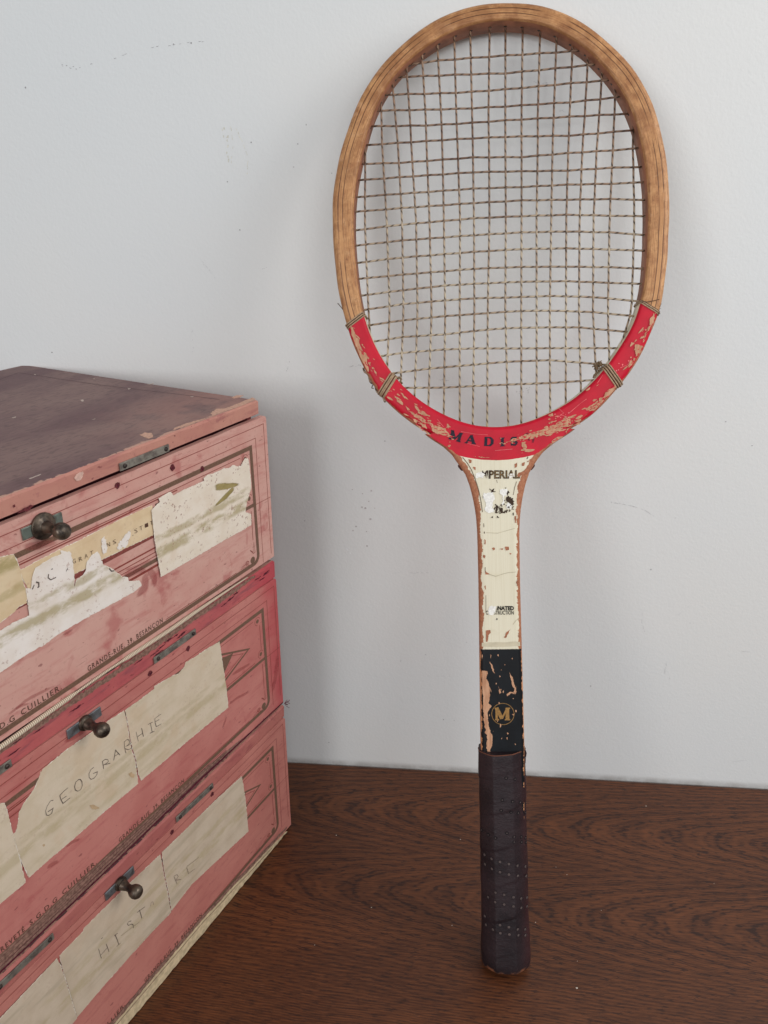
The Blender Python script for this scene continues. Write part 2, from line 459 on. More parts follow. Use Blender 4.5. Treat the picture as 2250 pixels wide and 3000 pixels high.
for q in wC((725, 575), (745, 580), (775, 645), (690, 688), (672, 712), (752, 718), (755, 803), (765, 540), (728, 495), (800, 580), (668, 470), (780, 478)):
    p = wallp([q])[0]; bd.disc(p, random.uniform(.0005, .0010), WALL_Y - .0002, 8, mi=1)
bd.obj('wall_spots', [m_dot, simple('faint_wall_spot', (194, 188, 187), .9, .1)], wall, kind='stuff')
mfl = simple('pale_fleck', (205, 195, 180), 0.8)
bd = MB()
for q in tA((1018, 910), (212, 398), (628, 412), (1478, 560), (140, 766), (948, 505), (985, 530), (600, 700), (1020, 820), (330, 640), (1250, 300), (880, 690), (1100, 650)):
    p = tablep([q])[0]; r = .0006 if q[1] > 2890 else random.uniform(.0002, .0004); a = random.uniform(-1, .4)
    vs = [(p[0] + math.cos(a + t) * r * (1.6 if i % 2 else .7), p[1] + math.sin(a + t) * r * 1.3, .0003) for i, t in enumerate([0, 1.2, 2.5, 3.6, 5])]
    bd.add(vs + [(p[0], p[1], .0009)], [(0, 1, 5), (1, 2, 5), (2, 3, 5), (3, 4, 5), (4, 0, 5)])
bd.obj('dust_flecks', mfl, kind='stuff')

# ------------------------------------------------------------------ the three paper-covered boxes
def pink(name, hue, deep, redness):
    m = Mat(name, 0.62, 0.3)
    st = m.noise(1.0, 5, 0.6, vec=m.scaled((30, 1, 190)))
    big = m.noise(22, 4, 0.6, 0.6); fine = m.noise(420, 4, 0.6)
    c = m.mix(m.ramp(big, 0.35, 0.72), lin(hue), lin(deep))
    c = m.mix(m.math('MULTIPLY', m.ramp(st, 0.50, 0.70), 0.5), c, lin(redness))
    c = m.mix(m.math('MULTIPLY', m.ramp(m.noise(75, 5, .7, .5, vec=m.scaled((1, 1, 1), loc=(.7, .3, .1))), .58, .68), .4), c, lin(redness))
    c = m.mix(m.math('MULTIPLY', m.ramp(fine, 0.55, 0.75), 0.25), c, lin((130, 75, 72)))
    sp = m.ramp(m.noise(1.0, 2, 0.5, vec=m.scaled((170, 1, 330))), 0.68, 0.73)
    c = m.mix(m.math('MULTIPLY', sp, 0.6), c, lin((120, 58, 60)))
    c = m.mix(m.math('MULTIPLY', m.ramp(m.noise(1.0, 3, .6, vec=m.scaled((60, 1, 900), loc=(4, 0, 2))), .66, .72), .5), c, lin((110, 58, 58)))
    return m, c
m_f1, c = pink('pink_paper_faded', (212, 166, 154), (205, 151, 140), (186, 110, 105)); m_f1.col(c)
x, y, z_ = m_f1.xyz()
c = m_f1.mix(m_f1.math('MULTIPLY', m_f1.ramp(m_f1.noise(45, 4, .6, .5), .56, .68), .5), c, lin((172, 84, 84))); m_f1.col(c)
m_f1.bump(m_f1.noise(700, 3), 0.15, 0.0003)
m_f2, c = pink('pink_paper_red', (200, 131, 122), (188, 114, 107), (172, 84, 84))
x, y, z_ = m_f2.xyz()
edge_red = m_f2.math('ADD', m_f2.ramp(x, -0.050, -0.004), m_f2.math('MULTIPLY', m_f2.math('SUBTRACT', m_f2.noise(40, 4), .5), 0.9))
c = m_f2.mix(m_f2.ramp(edge_red, 0.35, 1.1, 0.0, 0.75), c, lin((184, 66, 76))); m_f2.col(c)
m_f2.bump(m_f2.noise(700, 3), 0.15, 0.0003)
m_f3, c = pink('pink_paper_dusty', (196, 128, 117), (186, 115, 106), (166, 92, 88)); m_f3.col(c)
m_f3.bump(m_f3.noise(700, 3), 0.15, 0.0003)
def lidmat(name, hue, deep, stain):
    m, c = pink(name, hue, deep, stain)
    return m, c
m_l1, c = pink('lid_edge_paper', (198, 142, 126), (188, 128, 116), (150, 86, 90)); m_l1.col(c)
m_l2, c = pink('lid_edge_paper_red', (194, 104, 102), (180, 88, 92), (146, 64, 76))
x, y, z_ = m_l2.xyz()
c = m_l2.mix(m_l2.ramp(m_l2.math('ADD', m_l2.ramp(x, -0.09, -0.0), m_l2.math('MULTIPLY', m_l2.noise(60), .4)), 0.45, 1.2, 0.0, 0.7), c, lin((182, 62, 76)))
c = m_l2.mix(m_l2.math('MULTIPLY', m_l2.ramp(m_l2.noise(1.0, 5, .6, vec=m_l2.scaled((40, 1, 260))), .52, .66), .6), c, lin((132, 78, 86))); m_l2.col(c)
m_l3, c = pink('lid_edge_paper_dull', (184, 114, 105), (174, 100, 96), (140, 68, 74)); m_l3.col(c)
# purple-brown cloth paper on the top
m_top = Mat('purple_brown_paper', 0.55, 0.35)
x, y, z_ = m_top.xyz()
st = m_top.noise(1.0, 5, .55, .4, vec=m_top.scaled((9, 22, 1), rot=(0, 0, 0.15)))
fine = m_top.noise(1.0, 5, .65, vec=m_top.scaled((130, 420, 1)))
c = m_top.mix(m_top.ramp(st, .35, .65), lin((106, 75, 77)), lin((134, 105, 99)))
c = m_top.mix(m_top.math('MULTIPLY', m_top.ramp(fine, .48, .66), .6), c, lin((88, 62, 62)))
c = m_top.mix(m_top.math('MULTIPLY', m_top.ramp(m_top.noise(1.0, 3, .6, vec=m_top.scaled((60, 900, 1), loc=(2, 3, 0), rot=(0, 0, .3))), .64, .72), .35), c, lin((164, 140, 132)))
c = m_top.mix(m_top.math('MULTIPLY', m_top.ramp(m_top.noise(700, 2), .70, .76), .5), c, lin((150, 128, 122)))
ew = m_top.math('ADD', m_top.ramp(y, 0.0, 0.012, 1, 0), m_top.math('MULTIPLY', m_top.math('SUBTRACT', m_top.noise(120, 5, .65), .5), 1.5))
ex = m_top.ramp(x, -0.10, -0.02, 0.05, 0.55)
c = m_top.mix(m_top.ramp(m_top.math('ADD', ew, m_top.math('MULTIPLY', ex, .45)), .85, .95, 0, .9), c, lin((206, 158, 138)))
c = m_top.mix(m_top.math('MULTIPLY', m_top.ramp(y, 0.02, 0.10, .7, 0), m_top.math('MULTIPLY', m_top.ramp(x, -.16, -.02), m_top.ramp(m_top.noise(35, 4, .65), .3, .6))), c, lin((168, 122, 110)))
m_top.col(c); m_top.bump(m_top.noise(600, 3), .2, .0003)
m_in = simple('dark_box_inside', (70, 34, 40), 0.9, 0.1)
m_card = simple('box_side_paper', (120, 60, 62), 0.8, 0.2, .2, 90)
m_print = simple('brown_print', (116, 88, 72), 0.6, 0.25, .18, 900)
m_thin = simple('red_brown_print', (140, 66, 58), 0.6, 0.25, .2, 900)
m_ribbon = simple('maroon_ribbon_print', (134, 70, 64), .65, .25, .25, 500)
m_ink = simple('letter_ink', (92, 66, 54), 0.7, 0.2, .3, 1500)
m_rust = simple('rust_stain', (104, 50, 54), 0.85, 0.15, .35, 700)
m_worn = simple('worn_card', (138, 106, 94), 0.9, 0.1, .35, 500)
m_dkseam = simple('dark_seam', (92, 42, 52), 0.9, 0.1, .3, 600)
m_cream = simple('cream_card_edge', (206, 186, 152), 0.85, 0.15, .18, 260)
m_torn = simple('torn_tan_paper', (206, 164, 144), 0.85, 0.15, .12, 600)
m_pencil = simple('pencil_line', (92, 80, 74), 0.7, 0.2, .25, 2000)
m_pencil2 = simple('faint_pencil_line', (150, 132, 118), 0.8, 0.2, .25, 2000)
m_fibre = simple('paper_fibre', (236, 228, 216), .9, .1, .06, 800)
# paper labels with olive smears
def paper(name, a, bcol, smear, amt, warm=0.0, speck=0.0, bands=()):
    m = Mat(name, 0.75, 0.2)
    n1 = m.noise(1.0, 5, .62, .3, vec=m.scaled((9, 1, 70)))
    n2 = m.noise(60, 4, .6)
    c = m.mix(m.ramp(n2, .35, .7), lin(a), lin(bcol))
    c = m.mix(m.math('MULTIPLY', m.ramp(n1, .50, .68), amt), c, lin(smear))
    if warm: c = m.mix(m.math('MULTIPLY', m.ramp(m.noise(38, 4, .6, .4, vec=m.scaled((1, 1, 1), loc=(.3, .2, .7))), .54, .64), warm), c, lin((206, 172, 136)))
    x_, y_, zc_ = m.xyz()
    for (zc, hw_, am) in bands:
        d = m.math('ABSOLUTE', m.math('SUBTRACT', m.math('ADD', zc_, m.math('MULTIPLY', m.math('SUBTRACT', m.noise(70, 4, .6), .5), .006)), zc))
        g = m.math('MULTIPLY', m.ramp(d, hw_ * .35, hw_, 1, 0), m.ramp(m.noise(1.0, 4, .65, vec=m.scaled((55, 1, 130), loc=(zc * 90, 0, 0))), .36, .58))
        c = m.mix(m.math('MULTIPLY', g, am), c, lin((166, 150, 100)))
    if speck:
        s1 = m.ramp(m.noise(520, 3, .6), .60, .66); s2 = m.ramp(m.noise(60, 3, .5, vec=m.scaled((1, 1, 1), loc=(.9, .1, .3))), .42, .58)
        c = m.mix(m.math('MULTIPLY', m.math('MULTIPLY', s1, s2), speck), c, lin((170, 134, 118)))
    m.col(c); m.bump(m.noise(260, 4), .25, .0005)
    return m
B1_ = ((.0672, .0036, .6), (.0580, .0050, .7))
m_p1 = paper('torn_white_paper', (238, 227, 212), (230, 216, 198), (212, 197, 160), .25, .2, .8, B1_)
m_p1b = paper('scraped_white_paper', (240, 232, 225), (230, 218, 207), (214, 200, 172), .25, 0, .5, B1_)
m_pb = paper('beige_typed_paper', (230, 207, 172), (220, 194, 156), (208, 180, 140), .35, .2, .3)
m_pc = paper('stained_cream_paper', (224, 203, 170), (216, 190, 152), (196, 172, 124), .3, .6, 0, ((.0958, .0065, .8), (.080, .004, .5)))
m_p2 = paper('cream_label_paper', (218, 202, 180), (210, 193, 168), (192, 176, 144), .35, .2, .25, ((.0660, .0050, .36), (.0735, .0030, .3), (.052, .003, .2)))
m_p3 = paper('grey_cream_label_paper', (208, 191, 170), (198, 180, 158), (166, 152, 128), .5, .1, .2, ((.074, .006, .35), (.088, .004, .3)))
m_olive = Mat('olive_glue_smear', .8, .15)
c = m_olive.mix(m_olive.ramp(m_olive.noise(1, 4, .6, vec=m_olive.scaled((60, 1, 160))), .35, .65), lin((156, 140, 88)), lin((178, 162, 112))); m_olive.col(c)
def soft(m, amt):
    e_ = m.attr('edge'); n_ = m.noise(1, 5, .65, vec=m.scaled((45, 1, 260)))
    m.put(m.b.inputs['Alpha'], m.math('MULTIPLY', m.ramp(m.math('ADD', e_, m.math('MULTIPLY', m.math('SUBTRACT', n_, .5), 1.5)), .15, .8), amt))
soft(m_olive, .9)
# metal
def metal(name, a, bcol, rough, met=0.85):
    m = Mat(name, rough, .5)
    c = m.mix(m.ramp(m.noise(160, 5, .65), .4, .66), lin(a), lin(bcol)); m.col(c)
    m.b.inputs['Metallic'].default_value = met
    m.put(m.b.inputs['Roughness'], m.ramp(m.noise(240, 4), .3, .7, rough - .1, rough + .18))
    m.bump(m.noise(500, 3), .2, .0003)
    return m
m_strip = metal('dull_zinc_strip', (150, 146, 136), (112, 104, 98), .5, .6)
m_rivet = metal('dark_rivet', (72, 62, 58), (46, 40, 40), .5, .6)
m_knob = metal('tarnished_brass', (108, 96, 84), (62, 56, 52), .36, .8)
m_plate = metal('greened_metal', (122, 132, 124), (92, 88, 80), .5, .6)
m_blue = metal('bluish_steel', (150, 158, 164), (110, 112, 112), .4, .8)

def strings_cloth():
    m = Mat('cloth_cord', .85, .15)
    uv = m.n('ShaderNodeUVMap'); sp = m.n('ShaderNodeSeparateXYZ'); m.put(sp.inputs[0], uv.outputs[0])
    w = m.math('SINE', m.math('ADD', m.math('MULTIPLY', sp.outputs[0], 2 * math.pi / .0011), m.math('MULTIPLY', sp.outputs[1], 2 * math.pi)))
    m.col(m.mix(m.ramp(w, -.6, .7), lin((168, 146, 124)), lin((226, 212, 190))))
    return m
m_cord = strings_cloth()

W = 0.390; D = 0.240
BOXES = [  # base z, lid bottom, top, thin1 line height, flap top, flap bottom
    dict(base=0.0005, lid0=.1243, top=.1355, thin=.1184, fl=.1235, fb=.0030, lx=-.0045, fx=-.0040, mats=(m_f3, m_l3)),
    dict(base=.1362, lid0=.2585, top=.2725, thin=.2518, fl=.2578, fb=.1395, lx=-.0050, fx=-.0042, mats=(m_f2, m_l2)),
    dict(base=.2732, lid0=.3920, top=.4016, thin=.3835, fl=.3889, fb=.2766, lx=-.0120, fx=-.0040, mats=(m_f1, m_l1)),
]
LBL = ["lowest pink paper-covered box of the stack, standing on the table, pencilled HISTOIRE label",
       "middle pink-red paper-covered box of the stack, cream label pencilled GEOGRAPHIE",
       "top pink paper-covered box of the stack, purple-brown lid and torn white labels"]
boxes = []
for k, B in enumerate(BOXES):
    z0 = B['base']
    root = thing('filing_box', LBL[k], 'box', frame_matrix(BOX_O + np.array([0, 0, z0]), BOX_V, -BOX_N, (0, 0, 1)), 'paper-covered filing boxes in a stack')
    B['root'] = root; boxes.append(root)
    f = lambda zz: zz - z0
    # body: carcass with open front
    t = .004
    xr = B['lx'] - .003; xl = -W - xr
    h = f(B['lid0'])
    for nm_, bx_, mm_ in (('side_panel', (xl, xl + t, .005, D, .0, h), m_card), ('side_panel', (xr - t, xr, .005, D, .0, h), m_card), ('back_panel', (xl + t, xr - t, D - t, D, .0, h), m_card),
                          ('bottom_panel', (xl + t, xr - t, .005, D - t, .0, t), m_card), ('inner_panel', (xl + t, xr - t, .012, .014, t, h), m_in)):
        b = MB(); b.box(*bx_); b.obj(nm_, mm_, root)
    # lid slab with its front edge
    b = MB(); lx = B['lx']
    nx = 60
    top = f(B['top'])
    wv = [random.gauss(0, .00022) for _ in range(nx + 1)]
    vs = []; fs = []
    lo = h
    for i in range(nx + 1):
        xx = -W - lx + (W + 2 * lx) * i / nx
        s = wv[i]
        vs += [(xx, .0004, lo), (xx, 0.0, top - .0012 + s), (xx, .0012 + abs(s), top), (xx, D, top), (xx, D, lo)]
    for i in range(nx):
        a = 5 * i; c = a + 5
        fs += [(a, c, c + 1, a + 1), (a + 1, c + 1, c + 2, a + 2), (a + 2, c + 2, c + 3, a + 3), (a + 3, c + 3, c + 4, a + 4), (a + 4, c + 4, c, a)]
    fs += [(4, 3, 2, 1, 0), tuple(5 * nx + i for i in range(5))]
    b.add(vs, fs)
    for i in range(nx):
        b.mi[5 * i + 2] = 1
    lid = b.obj('lid', [B['mats'][1], m_top], root)
    # drop-down front flap, a little warped, upper corners rounded
    b = MB(); fx = B['fx']; nz = 10; nx = 40
    zt = f(B['fl']); zb = f(B['fb'])
    pts = []
    def bow(x_, z_):
        return -.0012 * ((z_ - zb) / (zt - zb)) ** 2 if k == 2 else 0.0
    B['bow'] = bow
    X0 = -W - fx; X1 = fx
    r = .003
    outline = [(X0, zb), (X1 - .0008, zb)]
    for i in range(5):
        a = i / 4 * math.pi / 2
        outline.append((X1 - r + r * math.cos(a), zt - r + r * math.sin(a)))
    n1 = 30
    for i in range(1, n1):
        outline.append((X1 - r - (W + 2 * fx - 2 * r) * i / n1, zt + random.gauss(0, .00012)))
    for i in range(5):
        a = math.pi / 2 + i / 4 * math.pi / 2
        outline.append((X0 + r + r * math.cos(a), zt - r + r * math.sin(a)))
    b.poly(outline, 0.0, .0038)
    flap = bevel(b.obj('front_flap', B['mats'][0], root), .0007, 2, 50)
    B['flap'] = flap
    tz = f(B['thin'])
    # --- printed frame lines (right side seen; left mirrored)
    p = MB(); q = MB(); yo = -.00012
    mir = lambda pts: [(-W - a, c) for a, c in pts]
    for side in (0, 1):
        S = (lambda pts: pts) if side == 0 else mir
        q.line(S([(-W / 2, tz), (-.0078, tz), (-.0083, tz - .103)]), .00045, yo)
        q.line(S([(-W / 2, tz - .0078), (-.0180, tz - .0078), (-.0188, tz - .106)]), .00040, yo)
        arc = [(-.0300 + .0058 * math.cos(a), tz - .0965 + .0058 * math.sin(a)) for a in np.linspace(0, -math.pi / 2, 7)]
        p.line(S([(-W / 2, tz - .0131), (-.0241, tz - .0131), (-.0242, tz - .0965)] + arc[1:] + [(-W / 2, tz - .1023)]), .0031, yo)
        p.line(S([(-W / 2, tz - .0563), (-.0256, tz - .0563)]), .0026, yo)
        q.line(S([(-.0232, tz - .0570), (-.0045, tz - .0575)]), .0004, yo)
        q.line(S([(-W / 2, tz - .0172), (-.0365, tz - .0172)]), .00045, yo)
        q.line(S([(-.0290, tz - .024), (-.0290, tz - .046)]), .00045, yo)
        q.line(S([(-W / 2, tz - .0535), (-.038, tz - .0535)]), .00045, yo)
        q.line(S([(-.0288, tz - .060), (-.0291, tz - .083)]), .00055, yo)
        if side == 0: q.line([(-.0505, tz - .1002), (-.1235, tz - .1000)], .0005, yo)
        p.disc(S([(-.0312, tz - .0985)])[0], .0027, yo, 16)
        for cx, cz, rr_ in ((-.0312, tz - .0195, .0017), (-.0300, tz - .0498, .0017)):
            p.disc(S([(cx, cz)])[0], rr_, yo, 12)
            q.line(S([(cx + .0033 * math.cos(a), cz + .0033 * math.sin(a)) for a in np.linspace(.4, 4.6, 12)]), .00035, yo - 1e-6)
        # corner flourish: two scrolls and leaf spikes
        for (ox, oz, dx, dz) in ((-.0300, tz - .0945, -.0012, .0028), (-.0352, tz - .0992, -.0028, .0008)):
            q.line(S([(ox + dx + (.0022 - .00016 * i) * math.cos(.6 * i + (1.5 if dz > .001 else .0)), oz + dz + (.0022 - .00016 * i) * math.sin(.6 * i)) for i in range(11)]), .0006, yo - 2e-6)
        q.line(S([(-.0278, tz - .0935), (-.0284, tz - .085), (-.0304, tz - .0935), (-.0278, tz - .0935)]), .0004, yo - 3e-6)
        q.line(S([(-.0358, tz - .1005), (-.0455, tz - .1000), (-.0372, tz - .0978), (-.0358, tz - .1005)]), .0004, yo - 3e-6)
        # ribbon end with its shaded arrow between the panels
        x0 = -.0780
        p.poly(S([(-.12, tz - .0262), (x0, tz - .0262), (-.0620, tz - .0300), (x0, tz - .0440), (-.12, tz - .0445)]), yo - 3e-6)
        p.line(S([(-.12, tz - .0215), (x0, tz - .0225), (-.0440, tz - .0370), (x0, tz - .0485), (-.12, tz - .0490)]), .0017, yo - 1e-6)
        q.line(S([(-.12, tz - .0248), (x0, tz - .0250), (-.0510, tz - .0370), (x0, tz - .0455), (-.12, tz - .0460)]), .0005, yo - 2e-6)
    r_ = MB(); r_.poly([(-.285, tz - .0412), (-.09, tz - .0412), (-.09, tz - .0372), (-.285, tz - .0372)], yo - 5e-6); r_.obj('printed_ribbon', m_ribbon, flap)
    # horizontal ribbon lines that show where the labels are torn away
    for zz_, w_ in ((.0185, .0008), (.0225, .0006), (.0480, .0010), (.0510, .0006), (.0600, .0016)):
        q.line([(-.275, tz - zz_), (-.1, tz - zz_)], w_, yo - 4e-6)
    p.obj('printed_border', m_print, flap, kind='stuff'); q.obj('printed_thin_lines', m_thin, flap, kind='stuff')
    # --- maker's line
    tb = MB(); zt_ = tz - .1003
    hh = .0034
    put_text(tb, 'GRANDE-RUE, 39, BESANÇON', (-.1875, zt_), (-.1262, zt_), -.00016, hh, 0, .012, .0, None, 1.25)
    put_text(tb, 'CUILLIER.', (-.2325, zt_), (-.2062, zt_), -.00016, hh, 0, .012, .0, None, 1.3)
    put_text(tb, 'S.G.D.G', (-.2555, zt_), (-.2365, zt_), -.00016, hh, 0, .012, 0.0, None, 1.25)
    put_text(tb, 'BREVETÉ', (-.2770, zt_), (-.2590, zt_), -.00016, hh, 0, .012, 0.0, None, 1.25)
    tb.obj('printed_lettering', m_ink, flap, kind='stuff')
    # --- steel strips, rivets
    zs = f((.1262, .2610, .3940)[k])
    for xs in ((-.1385, -.0985), (-.2840, -.2440)):
        if k == 2: xs = (xs[0] - .005, xs[1] - .005)
        b = MB(); b.box(xs[0], xs[1], -.0010, -.0001, zs - .0024, zs + .0024)
        if k == 0:
            for i in range(len(b.v)): b.v[i] = (b.v[i][0], b.v[i][1], b.v[i][2] + (b.v[i][0] + .1) * -.03)
        s_ = bevel(b.obj('metal_strip', m_strip, root), .0003)
        for xr_ in (xs[0] + .0035, xs[1] - .0030):
            b = MB(); b.lathe([(0, .0014), (.0006, .0013), (.0010, .0007)], (xr_, -.0010, zs + (0 if k else (xr_ + .1) * -.03)), (0, -1, 0), 12)
            b.obj('rivet', m_rivet, s_)
    # --- latch bar and knob
    kx = (-.1930, -.1965, -.1990)[k]; kz = f((.1215, .2535, .3800)[k])
    b = MB(); b.box(kx - .0125, kx + .0125, -.0012, -.0002, kz - .0033, kz + .0033)
    lb = bevel(b.obj('latch_bar', m_plate if k == 2 else m_blue, flap), .0006)
    b = MB()
    r0 = .0073 if k == 2 else .0048
    prof = [(.0008, r0), (.0018, r0), (.0022, r0 * .96), (.0025, r0 * .80), (.0029, r0 * .66), (.0038, .0036), (.0055, .0031), (.0080, .0024), (.0098, .0025), (.0112, .0034), (.0126, .0042), (.0146, .0046), (.0165, .0043), (.0179, .0033), (.0187, .0017), (.0189, .0003)]
    b.lathe(prof, (kx, 0, kz), (0, -1, 0), 28)
    kn_ = b.obj('knob', m_knob, flap, smooth=True); es_ = kn_.modifiers.new('n', 'EDGE_SPLIT'); es_.split_angle = math.radians(34)
    # --- rust spots
    px_ = [z1((1265, 1370)), z2((225, 915)), z2((590, 930))] if k == 2 else ([z4((370, 1290)), z5((1620, 455))] if k == 1 else [z6((630, 1390)), z9((200, 320))])
    for q_ in px_:
        s_, zz_ = front(q_)[0]; b = MB()
        b.poly(jag([(s_ + random.uniform(.0016, .0024) * math.cos(a), f(zz_) + random.uniform(.0016, .0026) * math.sin(a)) for a in np.linspace(0, 5.6, 9)], .0006, .0002), -.0002, mi=0)
        b.disc((s_ + .0003, f(zz_) - .0002), .0009, -.0003, 9, 1)
        b.obj('rust_spot', [m_rust, m_dkseam], flap)

def local(k, pts): return [(a, c - BOXES[k]['base']) for a, c in front(pts)]
def label(k, name, pts, mat, layer, step=.0012, amp=.00018, thick=.00025, lab=None, keep=None):
    P_ = local(k, pts)
    b = MB(); b.poly(jag(P_, step, amp, keep=keep), -.0003 - .0003 * layer, thick)
    c_ = np.mean(P_, 0)
    ar = sum(P_[i][0] * P_[(i + 1) % len(P_)][1] - P_[(i + 1) % len(P_)][0] * P_[i][1] for i in range(len(P_))); sg = 1 if ar > 0 else -1
    E_ = []
    for i in range(len(P_)):
        d = np.array(P_[(i + 1) % len(P_)]) - np.array(P_[i - 1]); L = np.linalg.norm(d) + 1e-9
        E_.append(tuple(np.array(P_[i]) + sg * np.array([d[1], -d[0]]) / L * .00022))
    u_ = MB(); u_.poly(jag(E_, .0009, .00016), -.0003 - .0003 * layer + .00012, 0)
    u_.obj('torn_edge', m_fibre, BOXES[k]['flap'])
    return b.obj(name, mat, BOXES[k]['flap'], label=lab)
def decal(k, name, polys, mat, layer, step=.0008, amp=.00015, parent=None):
    for i, pts in enumerate(polys):
        b = MB(); b.poly(jag(local(k, pts), step, amp), -.0003 - .0003 * layer - 3e-6 * i)
        b.obj(name, mat, parent or BOXES[k]['flap'])
def smear(k, pts, widths, layer, name='olive_smear', mat=None):
    """soft-edged stain: a strip whose 'edge' value falls to nothing at its rim"""
    P = [np.array(p) for p in local(k, pts)]
    n = 14; seg = np.linspace(0, len(P) - 1, n); Q = []; Wd = []
    for t in seg:
        i = min(int(t), len(P) - 2); f_ = t - i
        Q.append(P[i] * (1 - f_) + P[i + 1] * f_); Wd.append((widths[i] * (1 - f_) + widths[i + 1] * f_) / 1000 * 1.5)
    vs = []; at = []; fs = []
    for i in range(n):
        d = Q[min(n - 1, i + 1)] - Q[max(0, i - 1)]; d = d / np.linalg.norm(d); nn = np.array([-d[1], d[0]])
        for c_, a_ in ((-1, 0), (-.55, .7), (0, 1), (.55, .7), (1, 0)):
            q = Q[i] + nn * c_ * Wd[i]
            vs.append((q[0], -.0003 - .0003 * layer - random.uniform(1e-6, 2e-5), q[1])); at.append(a_ * min(1, i / 2.5, (n - 1 - i) / 2.5))
    for i in range(n - 1):
        for c_ in range(4): fs.append((i * 5 + c_ + 1, i * 5 + c_, i * 5 + 5 + c_, i * 5 + 6 + c_))
    b = MB(); b.add(vs, fs, 0, at); return b.obj(name, mat or m_olive, BOXES[k]['flap'])
def strokes(k, name, lines, mat, w, layer, parent=None):
    b = MB()
    for i, pts in enumerate(lines):
        p = local(k, pts)
        b.line(p, [w * random.uniform(.6, 1.15) for _ in p], -.0003 - .0003 * layer - 2e-6 * i)
    return b.obj(name, mat, parent or BOXES[k]['flap'], kind='stuff')

# ---- top box: labels
label(2, 'paper_label', z3((-300, 800), (-300, 1500), (0, 1375), (120, 1280), (200, 1200), (285, 1160), (270, 1020), (240, 930), (210, 800), (180, 720), (140, 640), (0, 670)), m_pc, 1, lab='stained cream torn label at the left')
label(2, 'paper_label', z3((200, 820), (700, 560), (780, 530), (1300, 262), (1640, 110), (1655, 430), (1080, 705), (920, 795), (790, 858), (775, 1000), (300, 1010), (240, 900)), m_pb, 0, amp=.0001, lab='beige typewritten label')
label(2, 'paper_label', z3((350, 850), (370, 790), (560, 670), (740, 610), (770, 720), (790, 860), (785, 1000), (805, 960), (820, 910), (880, 870), (915, 820), (930, 720), (980, 650), (1040, 610), (1065, 650), (1080, 710), (1110, 760), (1140, 768), (1190, 790), (1290, 870), (1310, 890), (1340, 885), (1370, 890), (1380, 930), (1440, 930), (1490, 920), (1520, 970), (1440, 1040), (1200, 1170), (1000, 1280), (800, 1390), (600, 1510), (440, 1632))
      + z5((410, 160), (240, 265), (0, 430), (-350, 640)) + z3((-350, 1600), (0, 1462), (110, 1392), (200, 1345), (308, 1300), (292, 1160), (272, 1005), (325, 1010)), m_p1b, 2, amp=.00022, lab='torn white label with olive glue bands')
label(2, 'paper_label', z3((1624, 160)) + z2((62, 1325), (45, 1285), (120, 1240), (190, 1205), (225, 1250), (330, 1190), (470, 1130), (600, 1072), (592, 1035), (640, 1000), (700, 985), (760, 960), (830, 925), (900, 920), (950, 880), (1000, 900), (1050, 890), (1075, 830), (1100, 800), (1130, 800), (1145, 860), (1150, 940), (1165, 1050), (1170, 1150), (1140, 1250), (1115, 1340), (1105, 1400), (1100, 1450), (1140, 1470), (1170, 1480), (1172, 1600))
      + z4((960, 0), (760, 108), (430, 300), (65, 510), (40, 350), (18, 240)) + z3((1659, 470), (1640, 300)), m_p1, 3, amp=.0002, lab='torn white label at the right with a faded arrow')
decal(2, 'scraped_patch', [z3((1090, 470), (1115, 440), (1150, 560), (1140, 620), (1110, 640), (1085, 560)), z3((1250, 560), (1330, 440), (1400, 370), (1400, 440), (1350, 560), (1260, 590)), z3((630, 600), (740, 612), (770, 640), (700, 680))], m_p1b, 1.6, .0007, .0003)
smear(2, z2((710, 1150), (860, 1135), (1045, 1108)), (2.2, 2.0, .6), 3.2)
smear(2, z2((975, 1140), (860, 1260), (705, 1395)), (1.4, 1.7, .5), 3.2)
m_redst = Mat('red_dye_stain', .7, .2)
m_redst.col(m_redst.mix(m_redst.ramp(m_redst.noise(120, 4), .35, .65), lin((160, 66, 68)), lin((182, 92, 90))))
soft(m_redst, .32)
for k_, pts_, w_ in ((2, z3((1320, 885), (1460, 830), (1600, 800)), (1.6, 2.2, 1.2)), (2, z3((1560, 820), (1570, 980), (1470, 1110)), (2.2, 2.8, 1.4)), (2, z3((1590, 780), (1659, 880), (1680, 1000)), (1.6, 2.4, 1.2)),
                     (2, z3((230, 570), (420, 540), (640, 500)), (1.4, 2.2, 1.2)), (2, z3((1330, 820), (1480, 770), (1659, 690)), (.6, .8, .5)), (2, z3((660, 1520), (740, 1480), (790, 1450)), (.5, .8, .4)),
                     (1, z5((680, 1190), (800, 1140), (930, 1060)), (1.0, 1.8, 1.0)), (1, z5((40, 940), (300, 730), (640, 560)), (.6, 1.0, .6)), (1, z5((150, 850), (230, 800), (330, 770)), (.5, .9, .5)),
                     (1, z6((800, 430), (900, 350), (1050, 270)), (.8, 1.2, .8)), (1, z6((740, 690), (770, 600), (790, 540)), (.8, 1.0, .6)), (1, z4((830, 1580), (930, 1520), (1060, 1440)), (.8, 1.4, .8)),
                     (1, z6((1280, 300), (1320, 100), (1340, -150)), (2.0, 2.4, 2.0)), (0, z7((1480, 1280), (1300, 1430), (1100, 1600)), (.5, .8, .5)), (1, z7((500, 1080), (560, 1040), (640, 1000)), (1.0, 1.4, .8)), (1, z7((700, 860), (780, 800), (880, 760)), (.6, 1.0, .6))):
    smear(k_, pts_, w_, -.5, 'red_stain', m_redst)
strokes(2, 'handwriting', [z3((510, 850), (505, 890), (535, 912), (590, 885)), z3((540, 800), (555, 792)), z3((375, 935), (405, 945), (405, 985), (390, 998)), z3((335, 1015), (355, 965)), z3((700, 820), (715, 790), (712, 805)), z3((1165, 790), (1190, 820), (1220, 815))], m_pencil, .0007, 2.5)
tb = MB()
